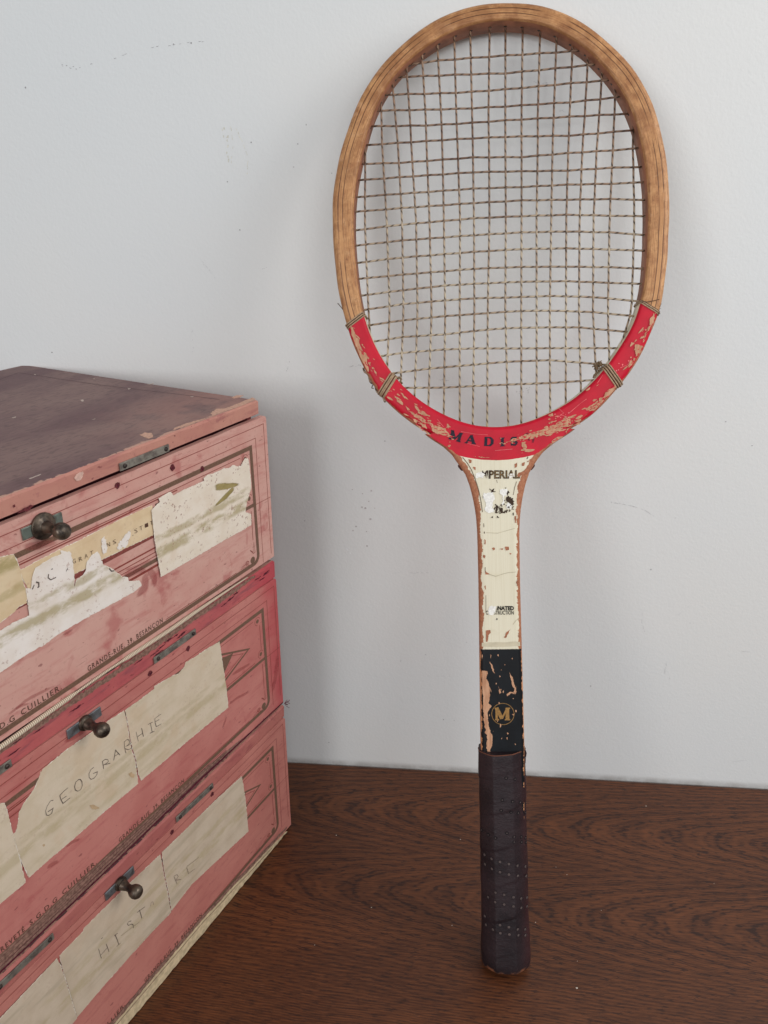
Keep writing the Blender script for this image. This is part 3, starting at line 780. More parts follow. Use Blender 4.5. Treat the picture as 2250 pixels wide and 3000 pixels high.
for ch, (cx, cy) in zip('GRATNS..STIT', [(795, 720), (865, 695), (925, 665), (985, 632), (1165, 540), (1230, 510), (1272, 500), (1410, 425), (1462, 390), (1518, 360), (1577, 330), (1632, 305)]):
    a = local(2, z3((cx - 17, cy + 24)))[0]; c = local(2, z3((cx + 17, cy + 9)))[0]
    if ch == '.': tb.disc(c, .0003, -.00065, 8)
    else:
        ang = math.atan2(c[1] - a[1], c[0] - a[0]); L = math.hypot(c[0] - a[0], c[1] - a[1])
        put_text(tb, ch, a, c, -.00065, .0026, 0, -.01, 0)
tb.obj('typed_lettering', m_ink, BOXES[2]['flap'], kind='stuff')
# wear on the top lid
def lid_front(k, name, polys, mat, y=-.0006, step=.0008, amp=.0002):
    for i, pts in enumerate(polys):
        b = MB(); b.poly(jag(local(k, pts), step, amp), y - 3e-6 * i)
        b.obj(name, mat, BOXES[k]['root'])
lid_front(2, 'purple_stain', [z3((180, 195), (240, 150), (330, 105), (360, 120), (300, 170), (220, 190)), z3((135, 110), (155, 100), (162, 125), (145, 135)), z2((240, 520), (262, 520), (255, 535))], m_rust, -.0003)
lid_front(2, 'pale_scuff', [z1((795, 1290), (820, 1250), (890, 1215), (900, 1240), (870, 1310), (820, 1320))], simple('pale_scuff', (216, 178, 164), .8), -.0003)
b = MB()
topz = BOXES[2]['top'] - BOXES[2]['base']
def toplocal(pts):
    X = on_plane(pts, (0, 0, BOXES[2]['top']), np.array([0, 0, 1.0])) - BOX_O
    return [(float(a @ BOX_V), float(-(a @ BOX_N))) for a in X]
def top_poly(mb, pts, z, step=.0008, amp=.0003):
    pp = jag(toplocal(pts), step, amp)
    c = MB(); c.poly([(p[0], p[1]) for p in pp], 0.0)
    mb.add([(v[0], v[2], z) for v in c.v], c.f)
for i, pl in enumerate([z1((1510, 830), (1560, 800), (1640, 810), (1659, 850), (1600, 870), (1550, 850)), z2((690, 255), (760, 200), (860, 195), (960, 160), (1060, 120), (1200, 60), (1240, 80), (1100, 150), (960, 200), (860, 230), (720, 285)),
                        z2((250, 430), (330, 400), (420, 370), (520, 340), (640, 310), (560, 350), (420, 400), (300, 440), (240, 460)), z2((950, 60), (1010, 35), (1100, 35), (1060, 60), (980, 75))]):
    b = MB(); top_poly(b, pl, topz + .0001 + 4e-6 * i); b.obj('torn_patch', m_torn, BOXES[2]['root'])
b = MB()
for i, pl in enumerate([z1((870, 450), (900, 445), (905, 465), (885, 470)), z1((130, 640), (175, 630), (170, 640), (140, 648)), z1((990, 665), (1030, 650), (1030, 658)), z1((1380, 322), (1415, 325), (1390, 340)), z1((310, 1300), (440, 1250), (445, 1258), (330, 1305)), z1((1000, 222), (1025, 216), (1020, 225)), z1((365, 172), (390, 174), (380, 182)), z2((440, 50), (490, 48), (470, 58)), z1((1580, 285), (1659, 268), (1659, 280))]):
    top_poly(b, pl, topz + .00012 + 4e-6 * i, .001, .0001)
b.obj('pale_flecks', simple('pale_fleck_paper', (196, 178, 168), .8), BOXES[2]['root'], kind='stuff')
b = MB()   # raised cloth border seam round the top
fr = toplocal(z1((-60, 250), (200, 155), (400, 185), (700, 232), (1100, 290), (1640, 355)) + z2((450, 40), (800, 85)))
for i in range(len(fr) - 1):
    p0 = np.array(fr[i]); p1 = np.array(fr[i + 1]); d = p1 - p0; d /= np.linalg.norm(d); n = np.array([-d[1], d[0]]) * .00022
    b.add([(*(p0 + n), topz + .0001), (*(p0 - n), topz + .0001), (*(p1 - n), topz + .0001), (*(p1 + n), topz + .0001)], [(0, 1, 2, 3)])
b.obj('cloth_seam', simple('dark_seam_cloth', (70, 50, 56), .8), BOXES[2]['root'], kind='stuff')  # seam drawn as a flat dark line

# cloth cord hinge under the top box, worn card below it
cp = [(-.040, .2752), (-.06, .2755), (-.0957, .2757), (-.12, .2754), (-.15, .2760), (-.1768, .2766), (-.21, .2758), (-.2475, .2745), (-.30, .2742), (-.36, .2740)]
b = MB(); cp2 = []
for i in range(60):
    t = i / 59; sx = -.040 - .32 * t
    cp2.append((sx, -.0012, np.interp(-sx, [-c[0] for c in cp], [c[1] for c in cp]) - BOXES[2]['base']))
b.tube(cp2, [(.0004 + .0010 * min(1, i / 12)) * (0.55 if 22 < i < 30 else 1) for i in range(60)], 8)
b.obj('hinge_cord', m_cord, BOXES[2]['root'], smooth=True)
b = MB()
up = [(-.03, .2722), (-.06, .2728), (-.10, .2728), (-.16, .2726), (-.25, .2724), (-.38, .2722)]; dn = [(-.03, .2705), (-.06, .2690), (-.10, .2692), (-.13, .2686), (-.19, .2688), (-.25, .2700), (-.38, .2700)]
b.poly(jag([(a, c - BOXES[1]['base']) for a, c in up + dn[::-1]], .0015, .0004), -.0002)
b.obj('worn_patch', m_worn, BOXES[1]['root'])
b = MB()
for (a, c) in ((-.02, -.075), (-.11, -.16), (-.2, -.3)):
    for i in range(9):
        s0 = a + (c - a) * random.random(); zc = .2665 + random.gauss(0, .0012)
        b.poly(jag([(s0, zc - .1362), (s0 + .004, zc + .0004 - .1362), (s0 + .009, zc + .0002 - .1362), (s0 + .005, zc - .0005 - .1362)], .001, .0002), -.0002 - 3e-6 * i)
b.obj('purple_stain', m_dkseam, BOXES[1]['root'], kind='stuff')

# ---- middle box: label, worn hinge band
label(1, 'paper_label', z4((705, 1215)) + z6((750, 50), (780, 240), (800, 450), (700, 530), (350, 820), (0, 1120)) + z7((1659, 10), (1520, 130), (1490, 60)) + z5((1465, 1380), (1430, 1270), (1400, 1130), (1372, 960), (1345, 850), (1500, 740), (1659, 620)) + z6((0, 225), (120, 155), (205, 105), (260, 90), (330, 10)) + z4((340, 1440), (430, 1388), (560, 1300)), m_p2, 1, .003, .00006, lab='cream label, right piece, pencilled HIE')
label(1, 'paper_label', z5((1335, 855), (1000, 1080), (700, 1290), (460, 1490), (430, 1535)) + z7((440, 30), (425, 90), (370, 220), (325, 290), (250, 390), (205, 480), (195, 580), (170, 690), (140, 712), (160, 800), (190, 900), (240, 1030), (310, 1180), (545, 970), (700, 840), (1100, 490), (1490, 165), (1478, 80)) + z5((1455, 1390), (1420, 1290), (1390, 1130), (1362, 960)), m_p2, 0, .0016, .0002, lab='cream label, middle piece, pencilled GEOGRAP')
label(1, 'paper_label', z7((-400, 560), (0, 378), (40, 375), (70, 480), (130, 720), (180, 900), (240, 1130), (265, 1230), (0, 1450), (-400, 1800)), m_p2, 2, .002, .0001, lab='cream label, left piece')
G = [z7((570, 345), (540, 352), (505, 405), (487, 460), (495, 505), (522, 510), (552, 485), (566, 440)), z7((512, 470), (545, 448), (572, 428)),
     z7((730, 210), (680, 250), (640, 295), (652, 340), (675, 380), (715, 348), (750, 320)), z7((658, 338), (712, 300)),
     z7((845, 120), (812, 150), (800, 195), (808, 235), (835, 248), (866, 230), (882, 190), (880, 145), (860, 120), (840, 122)),
     z5((1005, 1465), (975, 1490), (955, 1535), (957, 1575), (980, 1595), (1010, 1582), (1040, 1545), (1046, 1512), (1000, 1532)),
     z5((1100, 1400), (1108, 1440), (1115, 1482)), z5((1095, 1405), (1130, 1378), (1158, 1380), (1165, 1402), (1140, 1425), (1112, 1440), (1150, 1430), (1185, 1420)),
     z5((1222, 1390), (1232, 1340), (1242, 1278), (1265, 1305), (1290, 1332)), z5((1228, 1348), (1278, 1315)),
     z5((1335, 1185), (1340, 1250), (1355, 1312)), z5((1335, 1192), (1365, 1165), (1388, 1170), (1394, 1200), (1372, 1228), (1348, 1242), (1385, 1225), (1418, 1192), (1428, 1215), (1415, 1255), (1380, 1275), (1342, 1262))]
strokes(1, 'handwriting', G, m_pencil, .00046, .6)
strokes(1, 'handwriting', [z5((1460, 1080), (1485, 1182)), z5((1520, 1040), (1540, 1132)), z5((1478, 1132), (1530, 1095)), z5((1615, 985), (1636, 1088)), z5((1590, 1000), (1640, 975)), z5((1608, 1097), (1659, 1072)), z6((70, 520), (30, 548), (3, 570), (8, 615), (20, 656), (75, 625)), z6((10, 602), (52, 578))], m_pencil, .00046, 1.6)
m_stain = simple('brown_water_stain', (196, 168, 134), .8, .2, .15, 200)
decal(1, 'water_stain', [z7((960, 400), (1000, 390), (1040, 410), (1070, 430), (1030, 445), (990, 440)), z7((1380, 60), (1410, 40), (1450, 70), (1440, 105), (1400, 95)), z7((450, 830), (470, 815), (482, 830), (465, 850))], m_stain, .7)
bb = BOXES[1]['base']
b = MB(); up = [(-.060, .1420), (-.110, .1478), (-.200, .1503), (-.386, .1510)]; dn = [(-.060, .1410), (-.110, .1400), (-.20, .1398), (-.386, .1400)]
b.poly(jag([(a, c - bb) for a, c in up + dn[::-1]], .002, .00012), -.00022)
b.obj('worn_patch', m_worn, BOXES[1]['flap'])
b = MB(); b.poly(jag([(a, c - bb) for a, c in [(-.006, .1402), (-.11, .1425), (-.2, .1408), (-.386, .1410), (-.386, .1392), (-.2, .1392), (-.11, .1402), (-.006, .1393)]], .004, .00013), -.0004)
b.obj('dark_seam', m_dkseam, BOXES[1]['flap'])
for za, zb_, w_ in ((.1428, .1432, .0007), (.1470, .1485, .0004), (.1448, .1458, .0004)):
    b = MB(); b.line([(-.08 - .03 * i, (za + (zb_ - za) * min(1, i / 4) + random.gauss(0, .00025)) - bb) for i in range(11)], [w_ * random.uniform(.3, 1.2) for _ in range(11)], -.00035)
    b.obj('crease_line', m_dkseam, BOXES[1]['flap'])

# ---- lowest box: labels, cream worn foot
label(0, 'paper_label', z6((945, 1195), (965, 1300), (985, 1450), (1005, 1620)) + z9((1005, 180), (1020, 310), (700, 610), (400, 890), (190, 1168), (150, 930), (110, 740), (85, 540), (330, 305), (560, 80), (640, 0)), m_p3, 1, .003, .00006, lab='grey-cream label, right piece, pencilled RE')
label(0, 'paper_label', z9((70, 565), (100, 750), (140, 940), (185, 1190), (0, 1380)) + z8((1400, 740), (1100, 1080), (830, 1400), (790, 1260), (740, 1090), (690, 930), (640, 735), (900, 470), (905, 440), (1330, 20)), m_p3, 0, .003, .00008, lab='grey-cream label, middle piece, pencilled HIST')
label(0, 'paper_label', z8((605, 760), (650, 850), (700, 1010), (760, 1200), (820, 1410), (650, 1600), (0, 2300), (-300, 2000), (-300, 1700), (0, 1400), (330, 1050)), m_p3, 2, .003, .00008, lab='grey-cream label, left piece')
strokes(0, 'handwriting', [z8((1060, 660), (1075, 715), (1090, 762)), z8((1140, 605), (1158, 650), (1172, 692)), z8((1083, 727), (1150, 652)), z8((1240, 512), (1260, 560), (1277, 612)), z8((1228, 517), (1266, 490)), z8((1254, 636), (1294, 598)), z8((1085, 555), (1105, 537)),
                           z8((1412, 358), (1385, 365), (1370, 390), (1382, 408), (1415, 392), (1432, 400), (1436, 436)), z8((1500, 240), (1515, 285), (1527, 330)), z8((1475, 267), (1560, 205))], m_pencil, .00046, .6)
strokes(0, 'handwriting', [z8((1620, 200), (1628, 160), (1645, 150), (1655, 185)), z8((1300, 520), (1400, 445), (1500, 370))], m_pencil2, .0004, .65)
strokes(0, 'handwriting', [z9((212, 800), (228, 840), (246, 882)), z9((208, 795), (245, 778), (258, 800), (228, 840), (290, 830)), z9((348, 700), (360, 738), (370, 772)), z9((372, 765), (410, 735), (440, 715)), z9((350, 690), (420, 640), (480, 590))], m_pencil2, .0006, 1.6)
bb = BOXES[0]['base']
b = MB(); P_ = front(z9((1270, 470), (1130, 620), (1000, 765), (870, 890), (740, 1040), (540, 1250), (200, 1650))); P2 = front(z9((1440, 340), (1100, 760), (880, 1030), (650, 1310), (320, 1659)))
top_ = [(a, c - bb) for a, c in P_] + [(-.25, .0135), (-.386, .0135)]; bot_ = [(a, max(c - bb, .0006)) for a, c in P2] + [(-.386, .0006)]
b.poly(jag(top_ + bot_[::-1], .003, .0003), -.0008, .0012)
b.obj('cream_foot_edge', m_cream, BOXES[0]['root'])
b = MB(); t2 = [(a, c + .0040) for a, c in top_]
b.poly(jag([(-.012, .0065)] + t2 + top_[::-1] + [(-.012, .0045)], .003, .0003), -.0005)
b.obj('worn_patch', m_worn, BOXES[0]['flap'])
b = MB(); b.line([(a - .0005, c - .0022) for a, c in top_], .0007, -.00095); b.obj('crease_line', m_worn, BOXES[0]['root'])

# fraying threads at the middle box's corner
m_fray = simple('maroon_thread', (96, 40, 52), .9)
b = MB()
for i in range(13):
    o_ = np.array([-.0042, -.0005, .1365 - BOXES[1]['base'] + .001]); a = random.uniform(-1.4, 1.0); L = random.uniform(.003, .008)
    pth = [o_, o_ + np.array([math.cos(a) * L * .5, -.0006, math.sin(a) * L * .5]), o_ + np.array([math.cos(a + random.uniform(-.6, .6)) * L, -.001, math.sin(a + random.uniform(-.6, .6)) * L])]
    b.tube(pth, .00016, 4)
b.obj('frayed_threads', m_fray, BOXES[1]['root'], kind='stuff')

# ------------------------------------------------------------------ tennis racket
RK = thing('tennis_racket', 'old wooden tennis racket with red and cream painted throat, leaning on the wall', 'tennis racket', frame_matrix(RK_O, RK_U, -RK_N, RK_W))
CZ = .548
# (angle from the hoop's middle, radius in mm), right side first, round by the crown to the left and down
T_OUT = [(-90, 155.5), (-80, 154.5), (-70, 151), (-65, 148), (-62, 145.5), (-57, 141.8), (-53, 139.2), (-49, 136.4), (-44, 133.1), (-40, 129.9), (-35, 126.9), (-31, 124.4), (-27, 121.2), (-22, 117.8), (-12, 113.2), (0, 111.2), (8, 111.6), (14, 112.6), (18, 113.5), (23, 115.1), (28, 116.8), (32, 118.3), (36, 119.7), (41, 121.3), (46, 122.6), (50, 123.6), (55, 125.0), (60, 126.5), (65, 128.1), (69, 129.2), (75, 130.0), (80, 130.4), (85, 130.5), (91, 130.6), (96, 130.4), (101, 129.9), (105, 129.0), (111, 127.2), (117, 125.4), (121, 123.9), (125, 122.8), (129, 121.6), (132, 120.4), (135, 119.1), (139, 117.5), (144, 115.5), (150, 113.5), (156, 112.1), (162, 111.0), (169, 110.1), (177, 109.7), (183, 110.0), (189, 111.1), (195, 112.9), (203, 116.6), (210, 120.9), (214, 123.7), (219, 127.8), (223, 131.0), (228, 135.6), (231, 138.2), (234, 141.0), (240, 145.4), (245, 148.5), (250, 151.3), (260, 154.5), (270, 155.5)]
T_IN = [(-90, 141.9), (-85, 141.2), (-81, 139.7), (-77, 138), (-69, 134.4), (-64, 131.4), (-61, 129.3), (-55, 125.6), (-50, 122.1), (-44, 119.0), (-40, 116.8), (-36, 114.0), (-28, 108.6), (-20, 103.4), (-10, 99.3), (0, 97.9), (11, 98.5), (18, 99.8), (24, 101.6), (29, 103.6), (33, 105.1), (40, 107.6), (47, 110.2), (53, 112.2), (59, 114.8), (67, 117.0), (72, 118.6), (76, 119.4), (85, 119.9), (92, 119.8), (97, 119.4), (102, 118.6), (106, 117.7), (112, 116.0), (117, 114.7), (123, 113.0), (127, 111.4), (133, 108.7), (139, 105.6), (144, 102.9), (150, 99.8), (155, 98.2), (160, 97.2), (165, 96.5), (170, 96.0), (177, 95.9), (184, 96.4), (190, 97.6), (197, 99.7), (202, 102.3), (208, 105.9), (213, 109.6), (217, 112.7), (222, 116.5), (228, 121.2), (233, 124.9), (237, 127.9), (240, 130.0), (244, 132.3), (248, 134.6), (254, 137.6), (259, 140.0), (263, 141.2), (267, 141.8), (270, 141.9)]
def smooth_table(T):
    a = np.linspace(-90, 270, 1441); r = np.interp(a, [t[0] for t in T], [t[1] for t in T])[:-1]
    ker = np.hanning(49); ker /= ker.sum()
    rp = np.concatenate([r[-24:], r, r[:24]])
    r = np.convolve(rp, ker, 'valid')
    return a, np.concatenate([r, r[:1]])
TA, TI = smooth_table(T_IN); _, TO = smooth_table(T_OUT); TO = TO + .9
def fold(th): return (math.degrees(th) + 90) % 360 - 90
def r_in(th): return float(np.interp(fold(th), TA, TI)) / 1000
def r_out(th): return float(np.interp(fold(th), TA, TO)) / 1000
def ang(p): return math.atan2(p[1] - CZ, p[0])
s_ = 2250 / 1659
bind_px = dict(lt=(769, 690), rt=(1401, 661), ll=(838, 831), rl=(1322, 809))
BA = {k: ang(racket([(a * s_, c * s_)])[0]) for k, (a, c) in bind_px.items()}

# racket materials -------------------------------------------------
def wood_color(m, edge):
    st = m.noise(1.0, 5, .6, .3, vec=m.scaled((120, 60, 120)))
    blot = m.noise(30, 5, .65, .4); fine = m.noise(420, 4, .6)
    c = m.mix(m.ramp(st, .35, .68), lin((208, 156, 106)), lin((180, 126, 82)))
    c = m.mix(m.math('MULTIPLY', m.ramp(blot, .52, .72), .3), c, lin((128, 84, 58)))
    x_, y_, zc_ = m.xyz()
    an = m.math('ARCTAN2', m.math('SUBTRACT', zc_, .548), x_)
    cv = m.n('ShaderNodeCombineXYZ'); m.put(cv.inputs[0], m.math('MULTIPLY', edge, 1.6)); m.put(cv.inputs[1], m.math('MULTIPLY', an, 9.0)); m.put(cv.inputs[2], m.math('MULTIPLY', y_, 900.0))
    fibre = m.noise(1.0, 5, .65, vec=cv.outputs[0])
    c = m.mix(m.math('MULTIPLY', m.ramp(fibre, .42, .68), .65), c, lin((124, 80, 50)))
    c = m.mix(m.math('MULTIPLY', m.ramp(fibre, .40, .25), .4), c, lin((216, 168, 122)))
    mott = m.noise(130, 6, .7, .5)
    c = m.mix(m.math('MULTIPLY', m.ramp(mott, .50, .66), .26), c, lin((122, 78, 50)))
    c = m.mix(m.math('MULTIPLY', m.ramp(mott, .44, .34), .25), c, lin((216, 174, 134)))
    c = m.mix(m.math('MULTIPLY', m.ramp(fine, .55, .72), .4), c, lin((96, 58, 38)))
    return c
def lam_line(m, edge, pos, w):
    d = m.math('ABSOLUTE', m.math('SUBTRACT', m.math('ADD', edge, m.math('MULTIPLY', m.math('SUBTRACT', m.noise(90, 3), .5), .5)), pos))
    return m.ramp(d, w * .4, w, 1.0, 0.0)
m_wood = Mat('hoop_wood', .5, .35)
e = m_wood.attr('edge'); c = wood_color(m_wood, e)
x, y, z_ = m_wood.xyz()
inb = m_wood.math('MULTIPLY', m_wood.ramp(e, 4.0, 4.6), m_wood.ramp(e, 7.2, 7.8, 1, 0))
c = m_wood.mix(m_wood.math('MULTIPLY', inb, m_wood.ramp(z_, .46, .6, .75, .15)), c, lin((204, 150, 100)))
br = m_wood.math('MULTIPLY', m_wood.ramp(z_, .50, .66, 0, .55), m_wood.ramp(m_wood.noise(55, 4, .6), .35, .6))
c = m_wood.mix(br, c, lin((128, 80, 46)))
for pos, w in ((4.3, .42), (7.4, .38)):
    brk = m_wood.ramp(m_wood.noise(35, 3), .32, .5)
    c = m_wood.mix(m_wood.math('MULTIPLY', lam_line(m_wood, e, pos, w), m_wood.math('MULTIPLY', brk, .85)), c, lin((72, 40, 24)))
worn = m_wood.math('MULTIPLY', m_wood.ramp(m_wood.noise(65, 5, .7, vec=m_wood.scaled((1, 1, 1), loc=(.1, .4, .8))), .58, .64), m_wood.ramp(e, .5, 5, 1, .2))
c = m_wood.mix(m_wood.math('MULTIPLY', worn, .6), c, lin((206, 158, 122)))
m_wood.col(c); m_wood.bump(m_wood.noise(1, 4, .6, vec=m_wood.scaled((300, 200, 300))), .25, .0004)
m_inner = simple('inner_hoop_wood', (150, 98, 72), .6, .3, .25, 120)
m_bare = Mat('bare_wood', .65, .25)
c = m_bare.mix(m_bare.ramp(m_bare.noise(1.0, 5, .6, vec=m_bare.scaled((500, 1, 90))), .35, .68), lin((206, 160, 128)), lin((178, 130, 100))); m_bare.col(c)

CREAM = lin((230, 223, 200)); RED = lin((204, 16, 46)); BLACK = lin((15, 17, 21))
def painted(name, kind):
    m = Mat(name, .46, .28)
    e = m.attr('edge'); x, y, z_ = m.xyz()
    n1 = m.noise(170, 5, .65); n2 = m.noise(520, 4, .6); n3 = m.noise(60, 4, .6)
    bare = m.mix(m.ramp(n2, .35, .65), lin((184, 126, 94)), lin((164, 106, 78)))
    bare = m.mix(m.ramp(z_, .25, .24), bare, lin((206, 146, 104)))
    red = m.mix(m.ramp(n3, .3, .7), RED, lin((186, 16, 42)))
    grain = m.noise(1.0, 3, .5, vec=m.scaled((900, 1, 12)))
    cream = m.mix(m.math('MULTIPLY', m.ramp(grain, .4, .7), .5), CREAM, lin((216, 206, 178)))
    cream = m.mix(m.math('MULTIPLY', m.ramp(n3, .55, .75), .35), cream, lin((208, 196, 164)))
    if kind == 'hoop':
        paint = red
        thr = m.math('ADD', .7, m.math('MULTIPLY', m.math('SUBTRACT', n3, .42), 5.0))
        mask = m.ramp(m.math('SUBTRACT', m.math('ADD', e, m.math('MULTIPLY', m.math('SUBTRACT', n1, .5), 3.0)), thr), -.05, .1, 1, 0)
    else:
        xx = m.math('MULTIPLY', m.math('ADD', x, .0015), m.math('ADD', x, .0015))
        bound = m.math('MINIMUM', m.math('ADD', .3836, m.math('MULTIPLY', xx, 5.2)), .3925)
        isred = m.ramp(m.math('ADD', m.math('SUBTRACT', z_, bound), m.math('MULTIPLY', m.math('SUBTRACT', n1, .5), .0006)), -.0001, .0001)
        isblk = m.ramp(m.math('ADD', z_, m.math('MULTIPLY', m.math('SUBTRACT', n2, .5), .0006)), .2500, .2504, 1, 0)
        paint = m.mix(isred, cream, red)
        blk = m.mix(m.math('MULTIPLY', m.ramp(n3, .4, .7), .5), BLACK, lin((26, 32, 38)))
        blk = m.mix(m.ramp(m.noise(1, 4, .7, vec=m.scaled((700, 1, 420))), .70, .74, 0, .7), blk, lin((150, 140, 130)))
        paint = m.mix(isblk, paint, blk)
        wide = m.math('MULTIPLY', m.ramp(z_, .335, .366), m.ramp(z_, .384, .400, 1, 0))
        thr = m.math('ADD', 2.3, m.math('MULTIPLY', wide, 2.8))
        thr = m.math('SUBTRACT', thr, m.math('MULTIPLY', isblk, 1.6))
        thr = m.math('SUBTRACT', thr, m.math('MULTIPLY', isred, .6))
        mask = m.ramp(m.math('SUBTRACT', m.math('ADD', e, m.math('MULTIPLY', m.math('SUBTRACT', n1, .5), 6.5)), thr), -.05, .1, 1, 0)
    c = m.mix(mask, paint, bare)
    m.col(c)
    m.put(m.b.inputs['Roughness'], m.math('ADD', .46, m.math('MULTIPLY', mask, .25)))
    m.bump(m.math('SUBTRACT', m.math('MULTIPLY', n1, .3), mask), .35, .0003)
    return m
m_red = painted('red_paint', 'hoop'); m_throat = painted('throat_paint', 'throat')
m_creamin = simple('cream_paint', (222, 212, 186), .5, .3, .1, 200)

# hoop ------------------------------------------------------------
PROF = [(0.0, 1.6), (.09, .15), (.14, 0), (.34, 0), (.55, 0), (.74, 0.05), (.87, .6), (.96, 1.9), (1.0, 4.2), (1.0, 13.8), (.96, 16.2), (.86, 17.6), (.70, 18), (.12, 18), (0.0, 16.4)]
def hoop_pt(th, t, ymm):
    ri, ro = r_in(th), r_out(th)
    r = ri + (ro - ri) * t + t * (.00010 * math.sin(11 * th) + .00010 * math.sin(23 * th + 2))
    return (r * math.cos(th), ymm / 1000, CZ + r * math.sin(th))
def hoop_segment(a0, a1, n, name, mats, inner_mi):
    b = MB(); m = len(PROF); vs = []; at = []
    for i in range(n + 1):
        th = a0 + (a1 - a0) * i / n
        for t, yy in PROF:
            vs.append(hoop_pt(th, t, yy)); at.append((1 - t) * (r_out(th) - r_in(th)) * 1000)
    fs = []; mi = []
    for i in range(n):
        for k in range(m):
            k2 = (k + 1) % m
            fs.append((i * m + k, i * m + k2, (i + 1) * m + k2, (i + 1) * m + k)); mi.append(inner_mi if k in (m - 1,) else 0)
    fs += [tuple(range(m))[::-1], tuple(n * m + k for k in range(m))]; mi += [0, 0]
    b.add(vs, fs, 0, at); b.mi = mi
    o = b.obj(name, mats, RK, smooth=True)
    sm = o.modifiers.new('n', 'EDGE_SPLIT'); sm.split_angle = math.radians(48)
    return o
aL = BA['lt']; aL = aL if aL > 0 else aL + 2 * math.pi
hoop_segment(BA['rt'], aL, 260, 'wooden_hoop', [m_wood, m_inner], 1)
hoop_segment(aL, BA['rt'] + 2 * math.pi, 160, 'red_hoop_section', [m_red, m_creamin], 1)

# throat and shaft ------------------------------------------------
HW_Z = [0, 20, 175, 240, 263, 300, 332, 342, 348, 356, 361, 366, 374, 380, 388, 394, 399, 406, 411, 416]
HW = [13.5, 13.5, 15.6, 15.0, 14.7, 14.4, 14.5, 15.0, 15.6, 16.9, 18.0, 19.2, 21.9, 25.6, 31.2, 38, 46, 55.5, 62.5, 70]
XO_Z = [0, 300, 385, 400, 415]; XO_V = [-3.0, -2.9, -2.9, -1.2, 0.0]
def hw(z): return float(np.interp(z * 1000, HW_Z, HW)) / 1000
def xo(z): return float(np.interp(z * 1000, XO_Z, XO_V)) / 1000
def x_out(z, sgn=1):
    m_ = lambda t: t if sgn > 0 else math.pi - t
    lo, hi = -math.pi / 2, -.6
    for _ in range(40):
        mid = (lo + hi) / 2
        if CZ + (r_out(m_(mid)) - .0018) * math.sin(mid) < z: lo = mid
        else: hi = mid
    return (r_out(m_(lo)) - .0018) * math.cos(lo)
def x_arc(z):     # where the hoop's mid line crosses height z (right side)
    lo, hi = -math.pi / 2, -.6
    for _ in range(40):
        mid = (lo + hi) / 2; r = r_in(mid) + .006
        if CZ + r * math.sin(mid) < z: lo = mid
        else: hi = mid
    return (r_in(lo) + .006) * math.cos(lo)
b = MB()
YF = -.00018
def row(z):
    h = hw(z); e = min(.0022, h * .2)
    pr = [(-h, .0135), (-h, .0035), (-h + e * .25, .0012), (-h + e, YF), (-h + e * 2, YF), (-h * .45, YF), (0, YF), (h * .45, YF), (h - e * 2, YF), (h - e, YF), (h - e * .25, .0012), (h, .0035), (h, .0135), (h - e, .018), (-h + e, .018)]
    return [(x_ + xo(z), y_, z) for x_, y_ in pr], [(h - abs(x_)) * 1000 for x_, y_ in pr]
zs = list(np.linspace(.015, .33, 28)) + list(np.linspace(.335, .3995, 34))
vs = []; at = []; fs = []
for z in zs:
    v_, a_ = row(z); vs += v_; at += a_
m = 15
for i in range(len(zs) - 1):
    for k in range(m):
        k2 = (k + 1) % m
        fs.append((i * m + k, i * m + k2, (i + 1) * m + k2, (i + 1) * m + k))
b.add(vs, fs, 0, at)
for sgn in (1, -1):
    zs2 = np.linspace(.3995, .4165, 16); vs = []; at = []; fs = []
    for z in zs2:
        h = min(hw(z), max(x_out(z, sgn) - sgn * xo(z), .040)) if z > .403 else hw(z); xa = x_arc(max(z, .4001)); e = min(.0022, (h - xa) * .4)
        if z < .4: xa = 0
        pr = [(xa, YF), (xa + (h - xa) * .4, YF), (h - e * 2, YF), (h - e, YF), (h - e * .25, .0012), (h, .0035), (h, .0135), (h - e, .018), (xa, .018)]
        vs += [(sgn * x_ + xo(z), y_, z) for x_, y_ in pr]; at += [(h - x_) * 1000 for x_, y_ in pr]
    for i in range(len(zs2) - 1):
        for k in range(8):
            q_ = (i * 9 + k, i * 9 + k + 1, (i + 1) * 9 + k + 1, (i + 1) * 9 + k)
            fs.append(q_ if sgn > 0 else q_[::-1])
    b.add(vs, fs, 0, at)
thr_o = b.obj('throat_and_shaft', m_throat, RK, smooth=True)
sm = thr_o.modifiers.new('n', 'EDGE_SPLIT'); sm.split_angle = math.radians(48)

def hold(p):
    """keep a mark on the front of hoop or throat"""
    x_, z = p; th = math.atan2(z - CZ, x_); rad = math.hypot(x_, z - CZ)
    lo_, hi_ = r_in(th) + .0008, r_out(th) - .0016
    if z > .425:
        r = min(max(rad, lo_), hi_); return (r * math.cos(th), CZ + r * math.sin(th))
    if rad < lo_: return (lo_ * math.cos(th), CZ + lo_ * math.sin(th))
    if rad <= hi_ and z > .40: return p
    h = max(hw(min(z, .412)) - .0014, 0); c0 = xo(z)
    if abs(x_ - c0) <= h and z < .413: return p
    if z > .398 and rad > hi_:
        return (hi_ * math.cos(th), CZ + hi_ * math.sin(th))
    return (c0 + math.copysign(h, x_ - c0), z)
def rk_decal(name, polys, mat, off=.00035, step=.0007, amp=.00018, depth=0.0):
    for i, pts in enumerate(polys):
        b = MB(); b.poly([hold(q) for q in jag(jag(racket(pts, depth), step * 2.2, amp * 1.5), step * .7, amp * .7)], depth - off - 4e-6 * i)
        b.obj(name, mat, RK)
